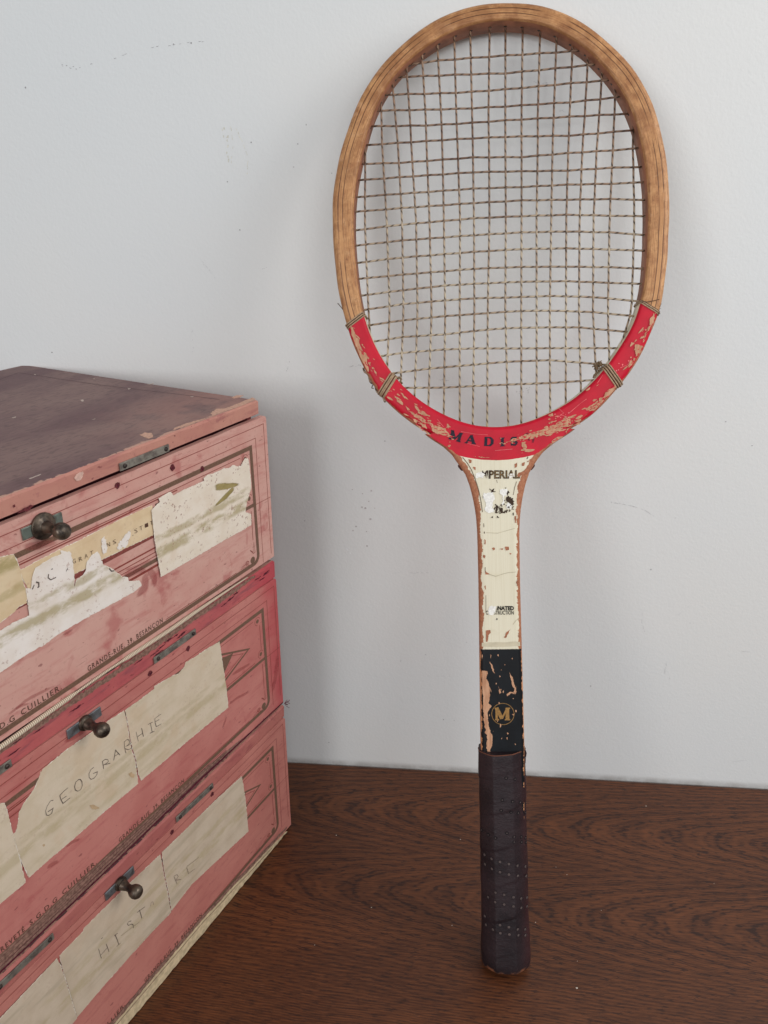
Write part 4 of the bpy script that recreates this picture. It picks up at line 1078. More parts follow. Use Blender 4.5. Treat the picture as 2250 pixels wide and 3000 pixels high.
chips = [rC((285, 590), (312, 585), (330, 640), (345, 690), (380, 720), (385, 770), (420, 850), (455, 870), (470, 910), (460, 960), (475, 1010), (483, 1060), (470, 1070), (440, 1010), (405, 940), (370, 850), (330, 760), (300, 680)),
         rC((475, 965), (505, 965), (490, 1000)), rC((535, 1035), (555, 1060), (578, 1100), (560, 1105), (540, 1060)), rC((595, 1115), (620, 1150), (600, 1140)), rC((600, 1150), (622, 1155), (605, 1163)),
         rC((750, 1310), (790, 1350), (850, 1400), (850, 1432), (810, 1402), (775, 1350)), rC((865, 1420), (920, 1470), (980, 1530), (1050, 1565), (1110, 1610), (1095, 1630), (1040, 1592), (960, 1535), (900, 1482)),
         rC((820, 1290), (862, 1320), (912, 1370), (860, 1345)), rC((975, 1425), (1000, 1440), (1030, 1480), (1070, 1490), (1110, 1530), (1150, 1535), (1140, 1552), (1080, 1545), (1020, 1512), (985, 1460)),
         rC((700, 1345), (718, 1350), (712, 1368)), rC((715, 1262), (735, 1280), (722, 1280)),
         rD((30, 420), (80, 440), (65, 470), (110, 500), (150, 540), (205, 580), (130, 540), (70, 490)), rD((190, 450), (230, 480), (300, 500), (350, 530), (390, 580), (440, 595), (400, 602), (330, 582), (270, 570), (220, 540)),
         rD((360, 470), (402, 475), (375, 492)), rD((370, 680), (402, 675), (388, 697), (375, 695)), rD((100, 455), (150, 470), (170, 520), (130, 510)), rD((20, 350), (80, 385), (150, 430), (190, 470), (120, 430), (50, 385)),
         rD((920, 655), (980, 635), (1060, 600), (1120, 570), (1180, 560), (1260, 535), (1330, 510), (1400, 480), (1470, 440), (1520, 420), (1555, 410), (1560, 450), (1540, 490), (1500, 500), (1440, 510), (1420, 550), (1360, 585), (1300, 580), (1240, 600), (1150, 615), (1080, 620), (1020, 640)),
         rD((1090, 650), (1120, 645), (1140, 690), (1130, 722), (1110, 725), (1090, 690)), rD((1380, 640), (1420, 605), (1480, 592), (1500, 600), (1450, 628), (1370, 675)), rD((1515, 545), (1560, 505), (1600, 485), (1659, 475), (1659, 510), (1580, 555), (1530, 570)),
         rD((620, 785), (700, 788), (780, 797), (700, 800)), rD((1345, 385), (1390, 360), (1395, 395), (1370, 400)), rD((1370, 445), (1395, 440), (1380, 468)), rD((870, 655), (905, 650), (880, 668)),
         rE((838, 1355), (850, 1390), (800, 1450), (780, 1490), (720, 1510), (690, 1560), (650, 1600), (580, 1680), (550, 1670), (570, 1620), (640, 1560), (640, 1512), (700, 1500), (720, 1450), (790, 1400)),
         rE((470, 1650), (540, 1610), (620, 1550), (630, 1570), (560, 1640), (490, 1670)), rE((1310, 470), (1318, 540), (1295, 620), (1250, 690), (1210, 760), (1175, 830), (1180, 790), (1200, 730), (1250, 640), (1260, 550), (1295, 520)),
         rE((1080, 870), (1120, 870), (1150, 885), (1155, 920), (1130, 980), (1105, 1008), (1090, 990), (1080, 930)), rE((1060, 1030), (1085, 1040), (1060, 1080)), rE((1130, 800), (1160, 770), (1190, 760), (1180, 790)), rE((1035, 840), (1050, 850), (1028, 865)),
         rE((340, 1790), (420, 1720), (445, 1730), (380, 1780), (345, 1800)), rE((180, 1800), (290, 1770), (300, 1830), (200, 1860), (130, 1860)), rE((500, 1400), (535, 1385), (520, 1410)), rE((1195, 690), (1215, 680), (1212, 705)), rE((1030, 1060), (1060, 1090), (1000, 1150), (990, 1130)),
         rE((50, 1800), (90, 1800), (65, 1822))]
rk_decal('bare_wood_patch', chips, m_bare, .0005)
b = MB(); q_ = 0
for pts in chips:            # small flakes round the big ones
    pp = racket(pts); ar = abs(sum(pp[i][0] * pp[(i + 1) % len(pp)][1] - pp[(i + 1) % len(pp)][0] * pp[i][1] for i in range(len(pp)))) / 2
    for _ in range(int(2 + ar * 2.2e5)):
        c_ = random.choice(pp); c_ = (c_[0] + random.gauss(0, .0016), c_[1] + random.gauss(0, .0016)); r_ = abs(random.gauss(.0003, .0002)) + .00012
        th = ang(c_); rad = math.hypot(c_[0], c_[1] - CZ)
        if rad < r_in(th) + .0012 or rad > r_out(th) - .0022 and c_[1] > .415: continue
        if c_[1] < .386: continue
        if c_[1] <= .415 and abs(c_[0]) > hw(c_[1]) - .006: continue
        q_ += 1; el = random.uniform(1.0, 4.5); tx, tz_ = -math.sin(th), math.cos(th)
        ring = [(r_ * el * random.uniform(.6, 1.3) * math.cos(t), r_ * random.uniform(.4, 1.1) * math.sin(t)) for t in np.linspace(0, 5.5, 8)]
        b.poly([(c_[0] + u_ * tx + v_ * math.cos(th), c_[1] + u_ * tz_ + v_ * math.sin(th)) for u_, v_ in ring], -.00052 - 4e-7 * q_)
b.obj('paint_flakes', m_bare, RK, kind='stuff')
def within(p, poly):
    c_ = False
    for i in range(len(poly)):
        a, d = poly[i], poly[i - 1]
        if (a[1] > p[1]) != (d[1] > p[1]) and p[0] < (d[0] - a[0]) * (p[1] - a[1]) / (d[1] - a[1]) + a[0]: c_ = not c_
    return c_
b = MB(); q_ = 0          # islands of paint left standing on the bare patches
for pts in chips:
    pp = racket(pts); xs_ = [p[0] for p in pp]; zs_ = [p[1] for p in pp]
    for _ in range(int((max(xs_) - min(xs_)) * (max(zs_) - min(zs_)) * 3.5e5)):
        c_ = (random.uniform(min(xs_), max(xs_)), random.uniform(min(zs_), max(zs_)))
        if not within(c_, pp) or hold(c_) != c_: continue
        th = ang(c_); q_ += 1; r_ = random.uniform(.00012, .00045); el = random.uniform(1, 4)
        b.poly([(c_[0] - u_ * math.sin(th) + v_ * math.cos(th), c_[1] + u_ * math.cos(th) + v_ * math.sin(th)) for u_, v_ in [(r_ * el * random.uniform(.6, 1.3) * math.cos(t), r_ * random.uniform(.5, 1.2) * math.sin(t)) for t in np.linspace(0, 5.5, 8)]], -.00068 - 4e-7 * q_)
b.obj('paint_islands', simple('red_flake', (196, 18, 46), .5, .25), RK, kind='stuff')
m_pale = simple('pale_scrape', (226, 120, 122), .6, .3, .2, 400)
b = MB()
for i, pts in enumerate([rE((490, 1530), (420, 1580), (350, 1640), (280, 1700)), rE((690, 1235), (640, 1310), (620, 1340)), rD((270, 425), (330, 500)), rD((500, 545), (640, 570), (760, 578)), rD((830, 730), (1000, 715)), rD((560, 660), (680, 690)), rE((900, 1150), (980, 1120), (1040, 1050)), rE((150, 1640), (210, 1700), (160, 1740)), rE((170, 1720), (260, 1750))]):
    p = racket(pts); b.line(p, [.0003 * random.uniform(.4, 1.2) for _ in p], -.0004 - 3e-6 * i)
for i in range(26):
    q0 = rE((random.uniform(850, 1040), random.uniform(1040, 1190)))[0] if i < 14 else rD((random.uniform(1400, 1560), random.uniform(340, 420)))[0]
    if i < 14 or True:
        p = racket([q0])[0]; th = ang(p); rr_ = math.hypot(p[0], p[1] - CZ)
        if r_in(th) + .0015 < rr_ < r_out(th) - .003: b.disc(p, random.uniform(.0002, .0006), -.0004 - 4e-6 * i, 6)
b.obj('pale_scrapes', m_pale, RK, kind='stuff')
# brown gaps in the cream paint
brown = simple('bare_throat_wood', (168, 110, 82), .65, .25, .2, 500)
rk_decal('bare_wood_patch', [rD((570, 812), (602, 822), (600, 852), (580, 850)), rD((612, 886), (642, 892), (640, 922), (622, 905)), rD((1020, 862), (1045, 846), (1042, 890), (1020, 900)), rD((1090, 852), (1120, 840), (1112, 878), (1092, 880)), rD((1060, 945), (1110, 925), (1160, 885), (1190, 885), (1150, 955), (1100, 962), (1050, 1000), (1045, 970)), rD((1062, 1060), (1085, 1065), (1080, 1100), (1062, 1098)), rD((1140, 830), (1165, 826), (1150, 845)),
                              rS((390, 1885), (430, 1880), (435, 1905), (415, 1930), (405, 1990), (395, 1990)), rS((555, 1950), (580, 1900), (620, 1870), (600, 1910), (575, 1955)), rS((445, 1122), (465, 1115), (475, 1130), (460, 1145)), rS((680, 1480), (668, 1440), (700, 1380), (705, 1450)), rS((385, 1330), (425, 1365), (385, 1365)), rS((690, 1910), (715, 1890), (715, 1950), (695, 1950)), rS((655, 830), (668, 825), (672, 890), (658, 885)),
                              rS((365, 1185), (385, 1190), (383, 1220), (362, 1205)), rS((376, 1480), (388, 1465), (388, 1510)), rS((375, 1040), (388, 1050), (386, 1090), (376, 1085)), rS((515, 1130), (550, 1125), (545, 1140)), rS((565, 1110), (600, 1110), (605, 1140), (575, 1145)), rS((605, 1165), (628, 1175), (615, 1185))], brown, .00045, .0006, .00012)
m_white = simple('white_undercoat', (240, 238, 232), .6, .3, .12, 900)
rk_decal('white_flake', [rD((640, 950), (700, 935), (735, 960), (712, 1000), (650, 1002)), rD((960, 970), (1000, 950), (1020, 985), (970, 1000)), rS((370, 612), (450, 602), (470, 650), (455, 720), (465, 790), (420, 800), (380, 770), (390, 700), (372, 670)), rS((520, 582), (590, 575), (592, 620), (560, 640), (560, 722), (535, 722), (545, 650), (520, 620)),
                         rS((420, 1665), (485, 1660), (480, 1700), (455, 1740), (425, 1742), (410, 1700)), rS((590, 700), (640, 720), (620, 760), (580, 750))], m_white, .00055, .0006, .00025)
m_emb = simple('brown_emblem_ink', (58, 40, 24), .6, .3, .3, 900)
rk_decal('emblem_remnant', [rS((418, 568), (440, 585), (470, 572), (462, 595), (482, 602), (430, 612), (440, 598)), rS((575, 655), (600, 640), (615, 660), (640, 660), (640, 690), (656, 690), (632, 712), (640, 730), (605, 705), (580, 690)), rS((480, 735), (495, 725), (505, 740), (500, 770), (488, 800), (474, 795), (482, 765)),
                            rS((508, 738), (530, 765), (550, 745), (548, 790), (575, 770), (565, 800), (530, 800), (515, 775)), rS((430, 842), (460, 815), (455, 845)), rS((490, 822), (515, 845), (492, 842)), rS((595, 590), (610, 610), (590, 640), (580, 620)), rS((565, 560), (578, 565), (570, 575)), rS((630, 740), (650, 735), (640, 760)), rS((360, 635), (368, 645), (365, 665))], m_emb, .0006, .0006, .0002)
# dark lamination lines in the cream
m_lam = simple('lamination_line', (104, 86, 70), .7, .2, .2, 600)
b = MB()
for i, (pts, w) in enumerate([(rD((515, 795), (560, 850), (600, 915), (635, 1000), (655, 1060), (675, 1130), (695, 1230), (708, 1327)), .0005), (rS((370, 895), (372, 930)), .0004), (rS((376, 970), (376, 990)), .0005), (rS((383, 1300), (384, 1350)), .0004), (rS((390, 1560), (390, 1720)), .0003), (rS((392, 1890), (394, 1990)), .0004),
                              (rD((1040, 1030), (1020, 1090), (1008, 1160)), .00035), (rD((1150, 790), (1140, 812)), .0006), (rD((838, 818), (842, 824)), .0006), (rD((845, 1015), (852, 1045)), .0003)]):
    p = racket(pts); b.line(p, w, -.00042 - 3e-6 * i)
b.obj('lamination_lines', m_lam, RK, kind='stuff')
# grey crack across the shaft and tape line above the black
b = MB(); p = racket(rS((388, 1345), (420, 1365), (480, 1385), (550, 1362), (600, 1350), (665, 1345))); b.line(p, .0004, -.0004)
p = racket(rS((640, 1830), (670, 1790), (700, 1780))); b.line(p, .0004, -.00041)
p = racket(rS((395, 980), (500, 985), (660, 940))); b.line(p, .0003, -.00042)
b.obj('paint_cracks', simple('greyed_crack', (190, 180, 156), .7), RK, kind='stuff')
rk_decal('clear_tape_band', [rS((332, 2000), (500, 1993), (715, 1990), (716, 2030), (500, 2040), (335, 2035))], simple('yellowed_tape', (206, 196, 170), .3, .5, .08, 200), .00025, .002, .0001)
rk_decal('bare_wood_patch', [rK((234, 240), (270, 245), (262, 290), (280, 330), (285, 400), (275, 440), (295, 460), (270, 500), (280, 590), (300, 640), (300, 690), (285, 765), (268, 750), (265, 650), (250, 560), (242, 470), (245, 400), (235, 330)), rK((280, 175), (300, 205), (315, 260), (300, 240)), rK((335, 335), (355, 375), (345, 385)), rK((405, 250), (430, 300), (450, 370), (440, 390), (420, 320)), rK((230, 130), (241, 150), (234, 185)), rK((288, 140), (294, 150), (290, 165)),
                              rK((388, 385), (410, 370), (445, 385), (415, 380), (392, 398)), rK((340, 270), (352, 275), (345, 282)), rK((285, 340), (296, 375), (288, 365)), rK((390, 622), (402, 628), (394, 636)), rK((386, 655), (394, 650), (392, 668)), rK((438, 690), (446, 694), (442, 700)), rK((420, 510), (440, 505), (432, 520))], m_bare, .00045, .0008, .0002)
# MADISON on the red, IMPERIAL, LAMINATED CONSTRUCTION, M badge
m_navy = simple('navy_letter', (34, 26, 44), .6, .3, .4, 900)
b = MB()
for ch, (x0, y0, x1, y1), h in (('M', (378, 615, 490, 648), 88), ('A', (535, 655, 640, 668), 82), ('D', (718, 683, 820, 688), 86), ('I', (862, 690, 945, 686), 84), ('S', (975, 690, 1068, 672), 86)):
    a, c = racket(rD((x0, y0), (x1, y1))); hh = np.linalg.norm(np.array(racket(rD((x0, y0 - h)))[0]) - np.array(a))
    put_slab(b, ch, a, math.hypot(c[0] - a[0], c[1] - a[1]), hh, math.atan2(c[1] - a[1], c[0] - a[0]), -.00043)
    b.obj('letter', m_navy, RK); b = MB()
b = MB()
for pts in ([(1150, 590), (1168, 600), (1165, 640), (1150, 630)], [(1195, 610), (1212, 605), (1205, 655), (1190, 650)], [(1112, 570), (1150, 555), (1160, 568), (1120, 582)], [(1240, 545), (1270, 538), (1262, 555)], [(1332, 585), (1352, 580), (1345, 598)]):
    b.poly(jag(racket(rD(*pts)), .0006, .0002), -.00044)
b.obj('worn_letters', simple('half_worn_letter', (120, 24, 44), .6), RK, kind='stuff')
b = MB(); a, c = racket(rD((668, 1000), (1072, 998)))
hh = np.linalg.norm(np.array(racket(rD((668, 925)))[0]) - np.array(a))
put_text(b, 'IMPERIAL', a, c, -.0005, hh, 0, .035, 0, lambda q: q[0] < a[0] + .0022 or (q[0] < a[0] + .0075 and q[1] < a[1] + hh * .4))
b.obj('model_lettering', m_emb, RK, kind='stuff')
b = MB(); put_text(b, 'IMPERIAL', (a[0] + .0003, a[1]), (c[0] - .0003, c[1]), -.00062, hh * .97, 0, -.028, 0, lambda q: q[0] < a[0] + .009)
b.obj('lettering_inline', simple('gold_inline', (150, 120, 72), .5), RK, kind='stuff')
b = MB(); a, c = racket(rS((398, 1695), (650, 1697))); hh = np.linalg.norm(np.array(racket(rS((398, 1660)))[0]) - np.array(a))
put_text(b, 'LAMINATED', a, c, -.0005, hh, 0, .05, 0, lambda q: q[0] < a[0] + .0070)
a, c = racket(rS((390, 1738), (648, 1738)))
put_text(b, 'CONSTRUCTION', a, c, -.0005, hh, 0, .012, 0, lambda q: a[0] + .0019 < q[0] < a[0] + .006)
b.disc(racket(rS((492, 1780)))[0], .0004, -.0005, 8, rz=.0008)
b.obj('shaft_lettering', simple('black_letter', (36, 30, 24), .6, .3, .2, 900), RK, kind='stuff')
m_gold = simple('gold_badge', (150, 112, 58), .45, .5, .25, 900)
b = MB(); a, c = racket(rK((316, 546), (410, 547))); hh = np.linalg.norm(np.array(racket(rK((316, 470)))[0]) - np.array(a))
put_slab(b, 'M', a, (c[0] - a[0]) * .97, hh, 0.0, -.0005)
ctr = racket(rK((365, 508)))[0]; R1 = abs(racket(rK((434, 508)))[0][0] - ctr[0])
b.line([(ctr[0] + R1 * math.cos(t), ctr[1] + R1 * math.sin(t)) for t in np.linspace(0, 2 * math.pi, 41)[:-1]], .0004, -.0005, 0, True)
b.obj('badge', m_gold, RK, kind='stuff')
b = MB()
for i in range(34):
    qx, qy = (random.uniform(560, 655), random.uniform(640, 815)) if i < 22 else (random.uniform(470, 560), random.uniform(715, 805))
    p = racket(rS((qx, qy)))[0]; a0 = random.uniform(0, 6.28); r_ = random.uniform(.0003, .0009)
    b.poly([(p[0] + r_ * random.uniform(.4, 1.6) * math.cos(a0 + t), p[1] + r_ * random.uniform(.4, 1.6) * math.sin(a0 + t)) for t in (0, 1.5, 2.6, 3.9, 5.0)], -.00066 - 1e-6 * i)
b.obj('emblem_flakes', m_emb, RK, kind='stuff')
b = MB()
for i in range(34):
    qx = random.uniform(240, 490); qy = random.uniform(130, 730)
    if (qx - 365) ** 2 + (qy - 508) ** 2 < 55 ** 2: continue
    p = racket(rK((qx, qy)))[0]; r_ = abs(random.gauss(.00022, .00018)) + .0001
    if abs(p[0] - xo(p[1])) > hw(p[1]) - .002: continue
    b.poly([(p[0] + r_ * random.uniform(.5, 1.2) * math.cos(t), p[1] + r_ * random.uniform(.6, 2.4) * math.sin(t)) for t in np.linspace(0, 5.2, 6)], -.00052 - 1e-6 * i)
b.obj('scratch_specks', m_bare, RK, kind='stuff')
# dowels at the throat's sides
for sgn, px_ in ((-1, rD((492, 895))), (1, rD((1212, 888)))):
    p = racket(px_, .009)[0]; b = MB(); zz_ = p[1]
    b.lathe([(-.003, .0026), (.0008, .0026), (.0013, .0016)], (sgn * hw(zz_) + xo(zz_), .009, zz_), (sgn, 0, -.8), 14)
    b.obj('dowel', simple('dark_dowel', (84, 44, 36), .6), RK)

# strings ---------------------------------------------------------
def mk_string():
    m = Mat('gut_string', .45, .35)
    uv = m.n('ShaderNodeUVMap'); sp = m.n('ShaderNodeSeparateXYZ'); m.put(sp.inputs[0], uv.outputs[0])
    x, y, z_ = m.xyz()
    ph = m.math('FRACT', m.math('ADD', m.math('MULTIPLY', sp.outputs[0], 1 / .0058), sp.outputs[1]))
    d = m.math('ABSOLUTE', m.math('SUBTRACT', ph, .5))
    stripe = m.ramp(d, .11, .17, 1, 0)
    base = m.mix(m.ramp(m.noise(60, 3), .4, .6), lin((192, 176, 152)), lin((162, 140, 118)))
    brown_ = m.mix(m.ramp(m.noise(30, 4, .6), .35, .65), lin((152, 124, 102)), lin((106, 78, 64)))
    up = m.math('ADD', m.ramp(z_, .46, .62, 0, .8), m.math('MULTIPLY', m.math('SUBTRACT', m.noise(25, 3), .5), .7))
    base = m.mix(m.ramp(up, .1, .9), base, brown_)
    m.col(m.mix(m.math('MULTIPLY', stripe, .92), base, lin((62, 46, 36))))
    return m
m_str = mk_string()
def P(*a): return list(a)
mains = [
 P((1070.7, 427), (1068.8, 644), (1079.7, 913), (1083, 963)), P((1117.7, 348), (1119.5, 427), (1133, 644), (1141.8, 913), (1134.5, 1071)),
 P((1158.9, 348), (1166, 427), (1177.9, 644), (1182.3, 913), (1175, 1093)), P((1192, 217), (1201.3, 348), (1205, 427), (1219, 644), (1223.4, 913), (1215.8, 1128)),
 P((1239.7, 217), (1247.5, 348), (1249.7, 427), (1258.4, 644), (1264.6, 913), (1257, 1128)), P((1286, 217), (1293, 348), (1295.8, 427), (1300.5, 644), (1304.4, 913), (1301.3, 1128)),
 P((1333.8, 217), (1337.3, 348), (1340.6, 427), (1348, 644), (1346.8, 913), (1346.8, 1128)), P((1380.5, 217), (1383.5, 348), (1385.2, 427), (1388.7, 644), (1389.9, 913), (1386.7, 1128)),
 P((1432.7, 217), (1431, 348), (1432.7, 427), (1434, 644), (1429, 913), (1427.8, 1128)), P((1480.7, 217), (1480.4, 348), (1480.7, 427), (1482, 644), (1480.4, 913), (1486, 1128)),
 P((1529.6, 217), (1527.8, 348), (1528.2, 427), (1528, 644), (1527.2, 913), (1527.2, 1128)), P((1579, 217), (1575.3, 348), (1575.7, 427), (1572, 644), (1572.2, 913), (1572.2, 1128)),
 P((1626.7, 217), (1622, 348), (1619, 427), (1615, 644), (1610.8, 913), (1611.4, 1128)), P((1674, 217), (1668.3, 348), (1665.5, 427), (1659, 644), (1658.2, 913), (1657.6, 1128)),
 P((1720, 217), (1712.6, 348), (1706.7, 427), (1698, 644), (1696.2, 913), (1701.3, 1128)), P((1763.7, 217), (1755, 348), (1748.7, 427), (1739, 644), (1737.3, 913), (1744.7, 1067)),
 P((1799.4, 348), (1796, 427), (1786, 644), (1781, 913), (1784.5, 1041)), P((1855, 392), (1854, 427), (1858.7, 644), (1850, 913), (1841, 942))]
Bm = lambda y: (1389, 400 + .27125 * y)
def mid(a, c, d): return [(1389, 400 + .27125 * a), (1528, 400 + .27125 * c), (1659, 400 + .27125 * d)]
crosses = [
 rA((1000, 685), (1230, 655)) + rH((0, 635), (480, 600), (840, 578), (1190, 555)),
 rA((850, 830), (1250, 815)) + rH((0, 805), (480, 792), (840, 757), (1370, 705)),
 rA((700, 1022), (1250, 1008)) + rH((0, 1000), (480, 965), (840, 933), (1180, 900), (1560, 870)),
 rA((600, 1195), (1090, 1185)) + rH((0, 1175), (480, 1150), (840, 1125), (1180, 1105), (1650, 1055)),
 rA((490, 1365), (1090, 1355)) + rH((0, 1335), (480, 1300), (840, 1280), (1180, 1260), (1659, 1235)),
 rA((440, 1567), (1090, 1525)) + rH((0, 1500), (480, 1478), (840, 1470), (1180, 1465), (1659, 1425)),
 rB((380, 297), (800, 285)) + mid(225, 222, 180) + [(1800, 440), (1866, 435)],
 rB((345, 475), (800, 440)) + mid(385, 375, 368) + [(1800, 491), (1880, 489)],
 rB((330, 655), (800, 620)) + mid(562, 545, 520) + [(1800, 538), (1890, 534)],
 rB((320, 815), (800, 775)) + mid(718, 690, 682) + [(1800, 583), (1893, 586)],
 rB((315, 1015), (800, 955)) + mid(882, 860, 845) + [(1800, 632), (1896, 634)],
 rB((322, 1182), (800, 1125)) + mid(1065, 1035, 1025) + [(1800, 681), (1894, 689)],
 rB((335, 1367), (800, 1310)) + mid(1245, 1215, 1207) + [(1800, 731), (1891, 735)],
 rB((350, 1540), (800, 1495)) + mid(1428, 1408, 1405) + [(1800, 783), (1886, 787)],
 rC((380, 245), (850, 185), (1300, 135)) + mid(1590, 1568, 1562) + [(1800, 829), (1878, 832)],
 rC((410, 402), (850, 335), (1300, 295), (1659, 270)) + [(1475, 872), (1611, 867), (1735, 870), (1864, 882)],
 rC((470, 567), (850, 510), (1300, 465), (1659, 440)) + [(1520, 911), (1611, 910), (1735, 914), (1853, 926)],
 rC((530, 740), (850, 690), (1300, 662), (1659, 620)) + [(1488, 961), (1611, 959), (1696, 959), (1831, 972)],
 rC((620, 897), (850, 860), (1300, 825), (1659, 812)) + [(1481, 1021), (1611, 1020), (1740, 1020), (1805, 1020)],
 rC((720, 1087), (1100, 1035), (1659, 985)) + [(1481, 1060), (1611, 1055), (1745, 1066)],
 rC((870, 1240), (1300, 1237), (1659, 1218)) + [(1481, 1127), (1611, 1122), (1730, 1114)]]
SD = .009
ML = []; CL = []
for m_ in mains:
    q_ = np.array(sorted(racket(m_, SD), key=lambda p: p[1])); ML.append(q_)
for c_ in crosses:
    q_ = np.array(sorted(racket(c_, SD), key=lambda p: p[0])); CL.append(q_)
def ext(v, xs, ys):
    if v < xs[0]: return ys[0] + (v - xs[0]) * (ys[1] - ys[0]) / (xs[1] - xs[0])
    if v > xs[-1]: return ys[-1] + (v - xs[-1]) * (ys[-1] - ys[-2]) / (xs[-1] - xs[-2])
    return float(np.interp(v, xs, ys))
fm = lambda i, z: ext(z, ML[i][:, 1], ML[i][:, 0])
fc = lambda j, x: ext(x, CL[j][:, 0], CL[j][:, 1])
def inside(x_, z_, pad=0.0):
    th = math.atan2(z_ - CZ, x_); return math.hypot(x_, z_ - CZ) < r_in(th) + pad
NM, NC = len(ML), len(CL)
Gx = {}
for i in range(NM):
    for j in range(NC):
        x_ = float(ML[i][:, 0].mean())
        for _ in range(12): z = fc(j, x_); x_ = fm(i, z)
        if inside(x_, z, -.0015): Gx[i, j] = (x_, z)
def end_at(fn, start, d, main):
    v = start
    for _ in range(400):
        v += d * .0005
        p = (fn(v), v) if main else (v, fn(v))
        if not inside(p[0], p[1], .004): return p
    return p
RS = .00070
for i in range(NM):
    js = sorted([j for j in range(NC) if (i, j) in Gx], key=lambda j: -Gx[i, j][1])
    if not js: continue
    z_hi = Gx[i, js[0]][1]; z_lo = Gx[i, js[-1]][1]
    a = end_at(lambda v: fm(i, v), z_hi, 1, True); c = end_at(lambda v: fm(i, v), z_lo, -1, True)
    path = [(a[0], SD, a[1])]
    prev = None
    for j in js:
        g = Gx[i, j]; yv = SD + (.00045 if (i + j) % 2 else -.00045)
        if prev is not None: path.append(((prev[0] + g[0]) / 2, SD, (prev[1] + g[1]) / 2))
        path.append((g[0], yv, g[1])); prev = g
    path.append((c[0], SD, c[1]))
    b = MB(); b.tube(path, RS, 8); b.obj('main_string', m_str, RK, smooth=True)
for j in range(NC):
    is_ = sorted([i for i in range(NM) if (i, j) in Gx], key=lambda i: Gx[i, j][0])
    if not is_: continue
    a = end_at(lambda v: fc(j, v), Gx[is_[0], j][0], -1, False); c = end_at(lambda v: fc(j, v), Gx[is_[-1], j][0], 1, False)
    path = [(a[0], SD, a[1])]; prev = None
    for i in is_:
        g = Gx[i, j]; yv = SD - (.00045 if (i + j) % 2 else -.00045)
        if prev is not None: path.append(((prev[0] + g[0]) / 2, SD, (prev[1] + g[1]) / 2))
        path.append((g[0], yv, g[1])); prev = g
    path.append((c[0], SD, c[1]))
    b = MB(); b.tube(path, RS, 8); b.obj('cross_string', m_str, RK, smooth=True)

# thread bindings round the hoop ----------------------------------
m_bind = simple('waxed_thread', (170, 144, 116), .6, .3, .2, 700)
m_bindd = simple('dark_thread', (82, 62, 50), .7, .2, .2, 700)
def loop(th, off, r, phase=0.0):
    pts = []
    n = len(PROF)
    for k, (t, yy) in enumerate(PROF):
        ri, ro = r_in(th), r_out(th)
        cx, cy = .5, 9.0
        w = (ro - ri)
        rr_ = ri + w * t + (r * .9 if t > .5 else -r * .9)
        y_ = yy / 1000 + (r * .8 if yy > 9 else -r * .8)
        c0, s0 = math.cos(th), math.sin(th)
        pts.append((rr_ * c0 - s0 * off, y_, CZ + rr_ * s0 + c0 * off))
    return pts
def binding(th, offs, tilt=0.0):
    par = None
    for i, (o_, r, dark) in enumerate(offs):
        b = MB(); b.tube(loop(th, o_, r), r, 6, 0, close=True)
        o = b.obj('thread' if par else 'thread_binding', m_bindd if dark else m_bind, par or RK, smooth=True)
        par = par or o
binding(BA['lt'], [(-.0014, .00045, 0), (-.0007, .0003, 1), (0, .0005, 0), (.0008, .0003, 1), (.0014, .00045, 0)])
binding(BA['rt'], [(-.0009, .00045, 0), (-.0003, .0003, 1), (.0003, .00045, 0), (.0009, .0003, 1)])
binding(BA['ll'], [(-.0027, .0005, 0), (-.0019, .0003, 1), (-.0011, .0006, 0), (0, .0006, 0), (.0010, .0003, 1), (.0017, .0005, 0), (.0024, .00045, 0)])
binding(BA['rl'], [(-.0024, .0005, 0), (-.0016, .0003, 1), (-.0008, .0005, 0), (.0001, .0003, 1), (.0009, .0006, 0), (.0017, .0003, 1), (.0024, .00045, 0)])
# outer string run along the left edge and loose ends
b = MB()
th0, th1 = BA['ll'] - .16, BA['ll'] + .03
pth = []
for i in range(20):
    th = th0 + (th1 - th0) * i / 19; r = r_out(th) + .0004 + .0008 * math.sin(i * 1.1)
    pth.append((r * math.cos(th), .0075, CZ + r * math.sin(th)))
b.tube(pth, .0007, 6); b.obj('outer_string', m_str, RK, smooth=True)
b = MB()
def thread(pts, r=.00025, d0=.002, d1=.0):
    p = racket(pts); n = len(p)
    b.tube([(q_[0], d0 + (d1 - d0) * i / max(1, n - 1), q_[1]) for i, q_ in enumerate(p)], r, 5)
thread(rC((215, 415), (180, 365), (140, 320)), .0003, .004, .002)
for e_ in ((1385, 500), (1365, 520), (1395, 430), (1400, 370)): thread(rE((1372, 430), ((1372 + e_[0]) / 2 + 4, (430 + e_[1]) / 2), e_), .00012)
thread(rE((1160, 345), (1220, 355), (1300, 340), (1370, 322)), .00022, -.0012, -.0012)
thread(rC((530, 1190), (510, 1215), (505, 1238), (525, 1245)), .00035, .006, .004)
thread(rC((545, 1220), (570, 1290), (640, 1355)), .0006, .008, .008)
b.obj('loose_thread', m_bindd, RK, kind='stuff')
b = MB()
for i in range(11):
    c_ = np.array([640 + random.gauss(0, 22), 1135 + random.gauss(0, 22)])
    pts = [tuple(c_ + np.array([random.gauss(0, 22), random.gauss(0, 26)])) for _ in range(4)]
    p = racket(rE(*pts), .006); b.tube([(q_[0], .006 + random.gauss(0, .001), q_[1]) for q_ in p], .0004, 5)
p = racket(rE((655, 1180), (620, 1215), (585, 1240), (575, 1275)), .006); b.tube([(q_[0], .006, q_[1]) for q_ in p], .0007, 6)
for i in range(5):
    pts = [tuple(np.array([290, 130]) + np.array([random.gauss(0, 35), random.gauss(0, 14)])) for _ in range(3)]
    p = racket(rG(*pts), .012); b.tube([(q_[0], .012, q_[1]) for q_ in p], .0004, 5)
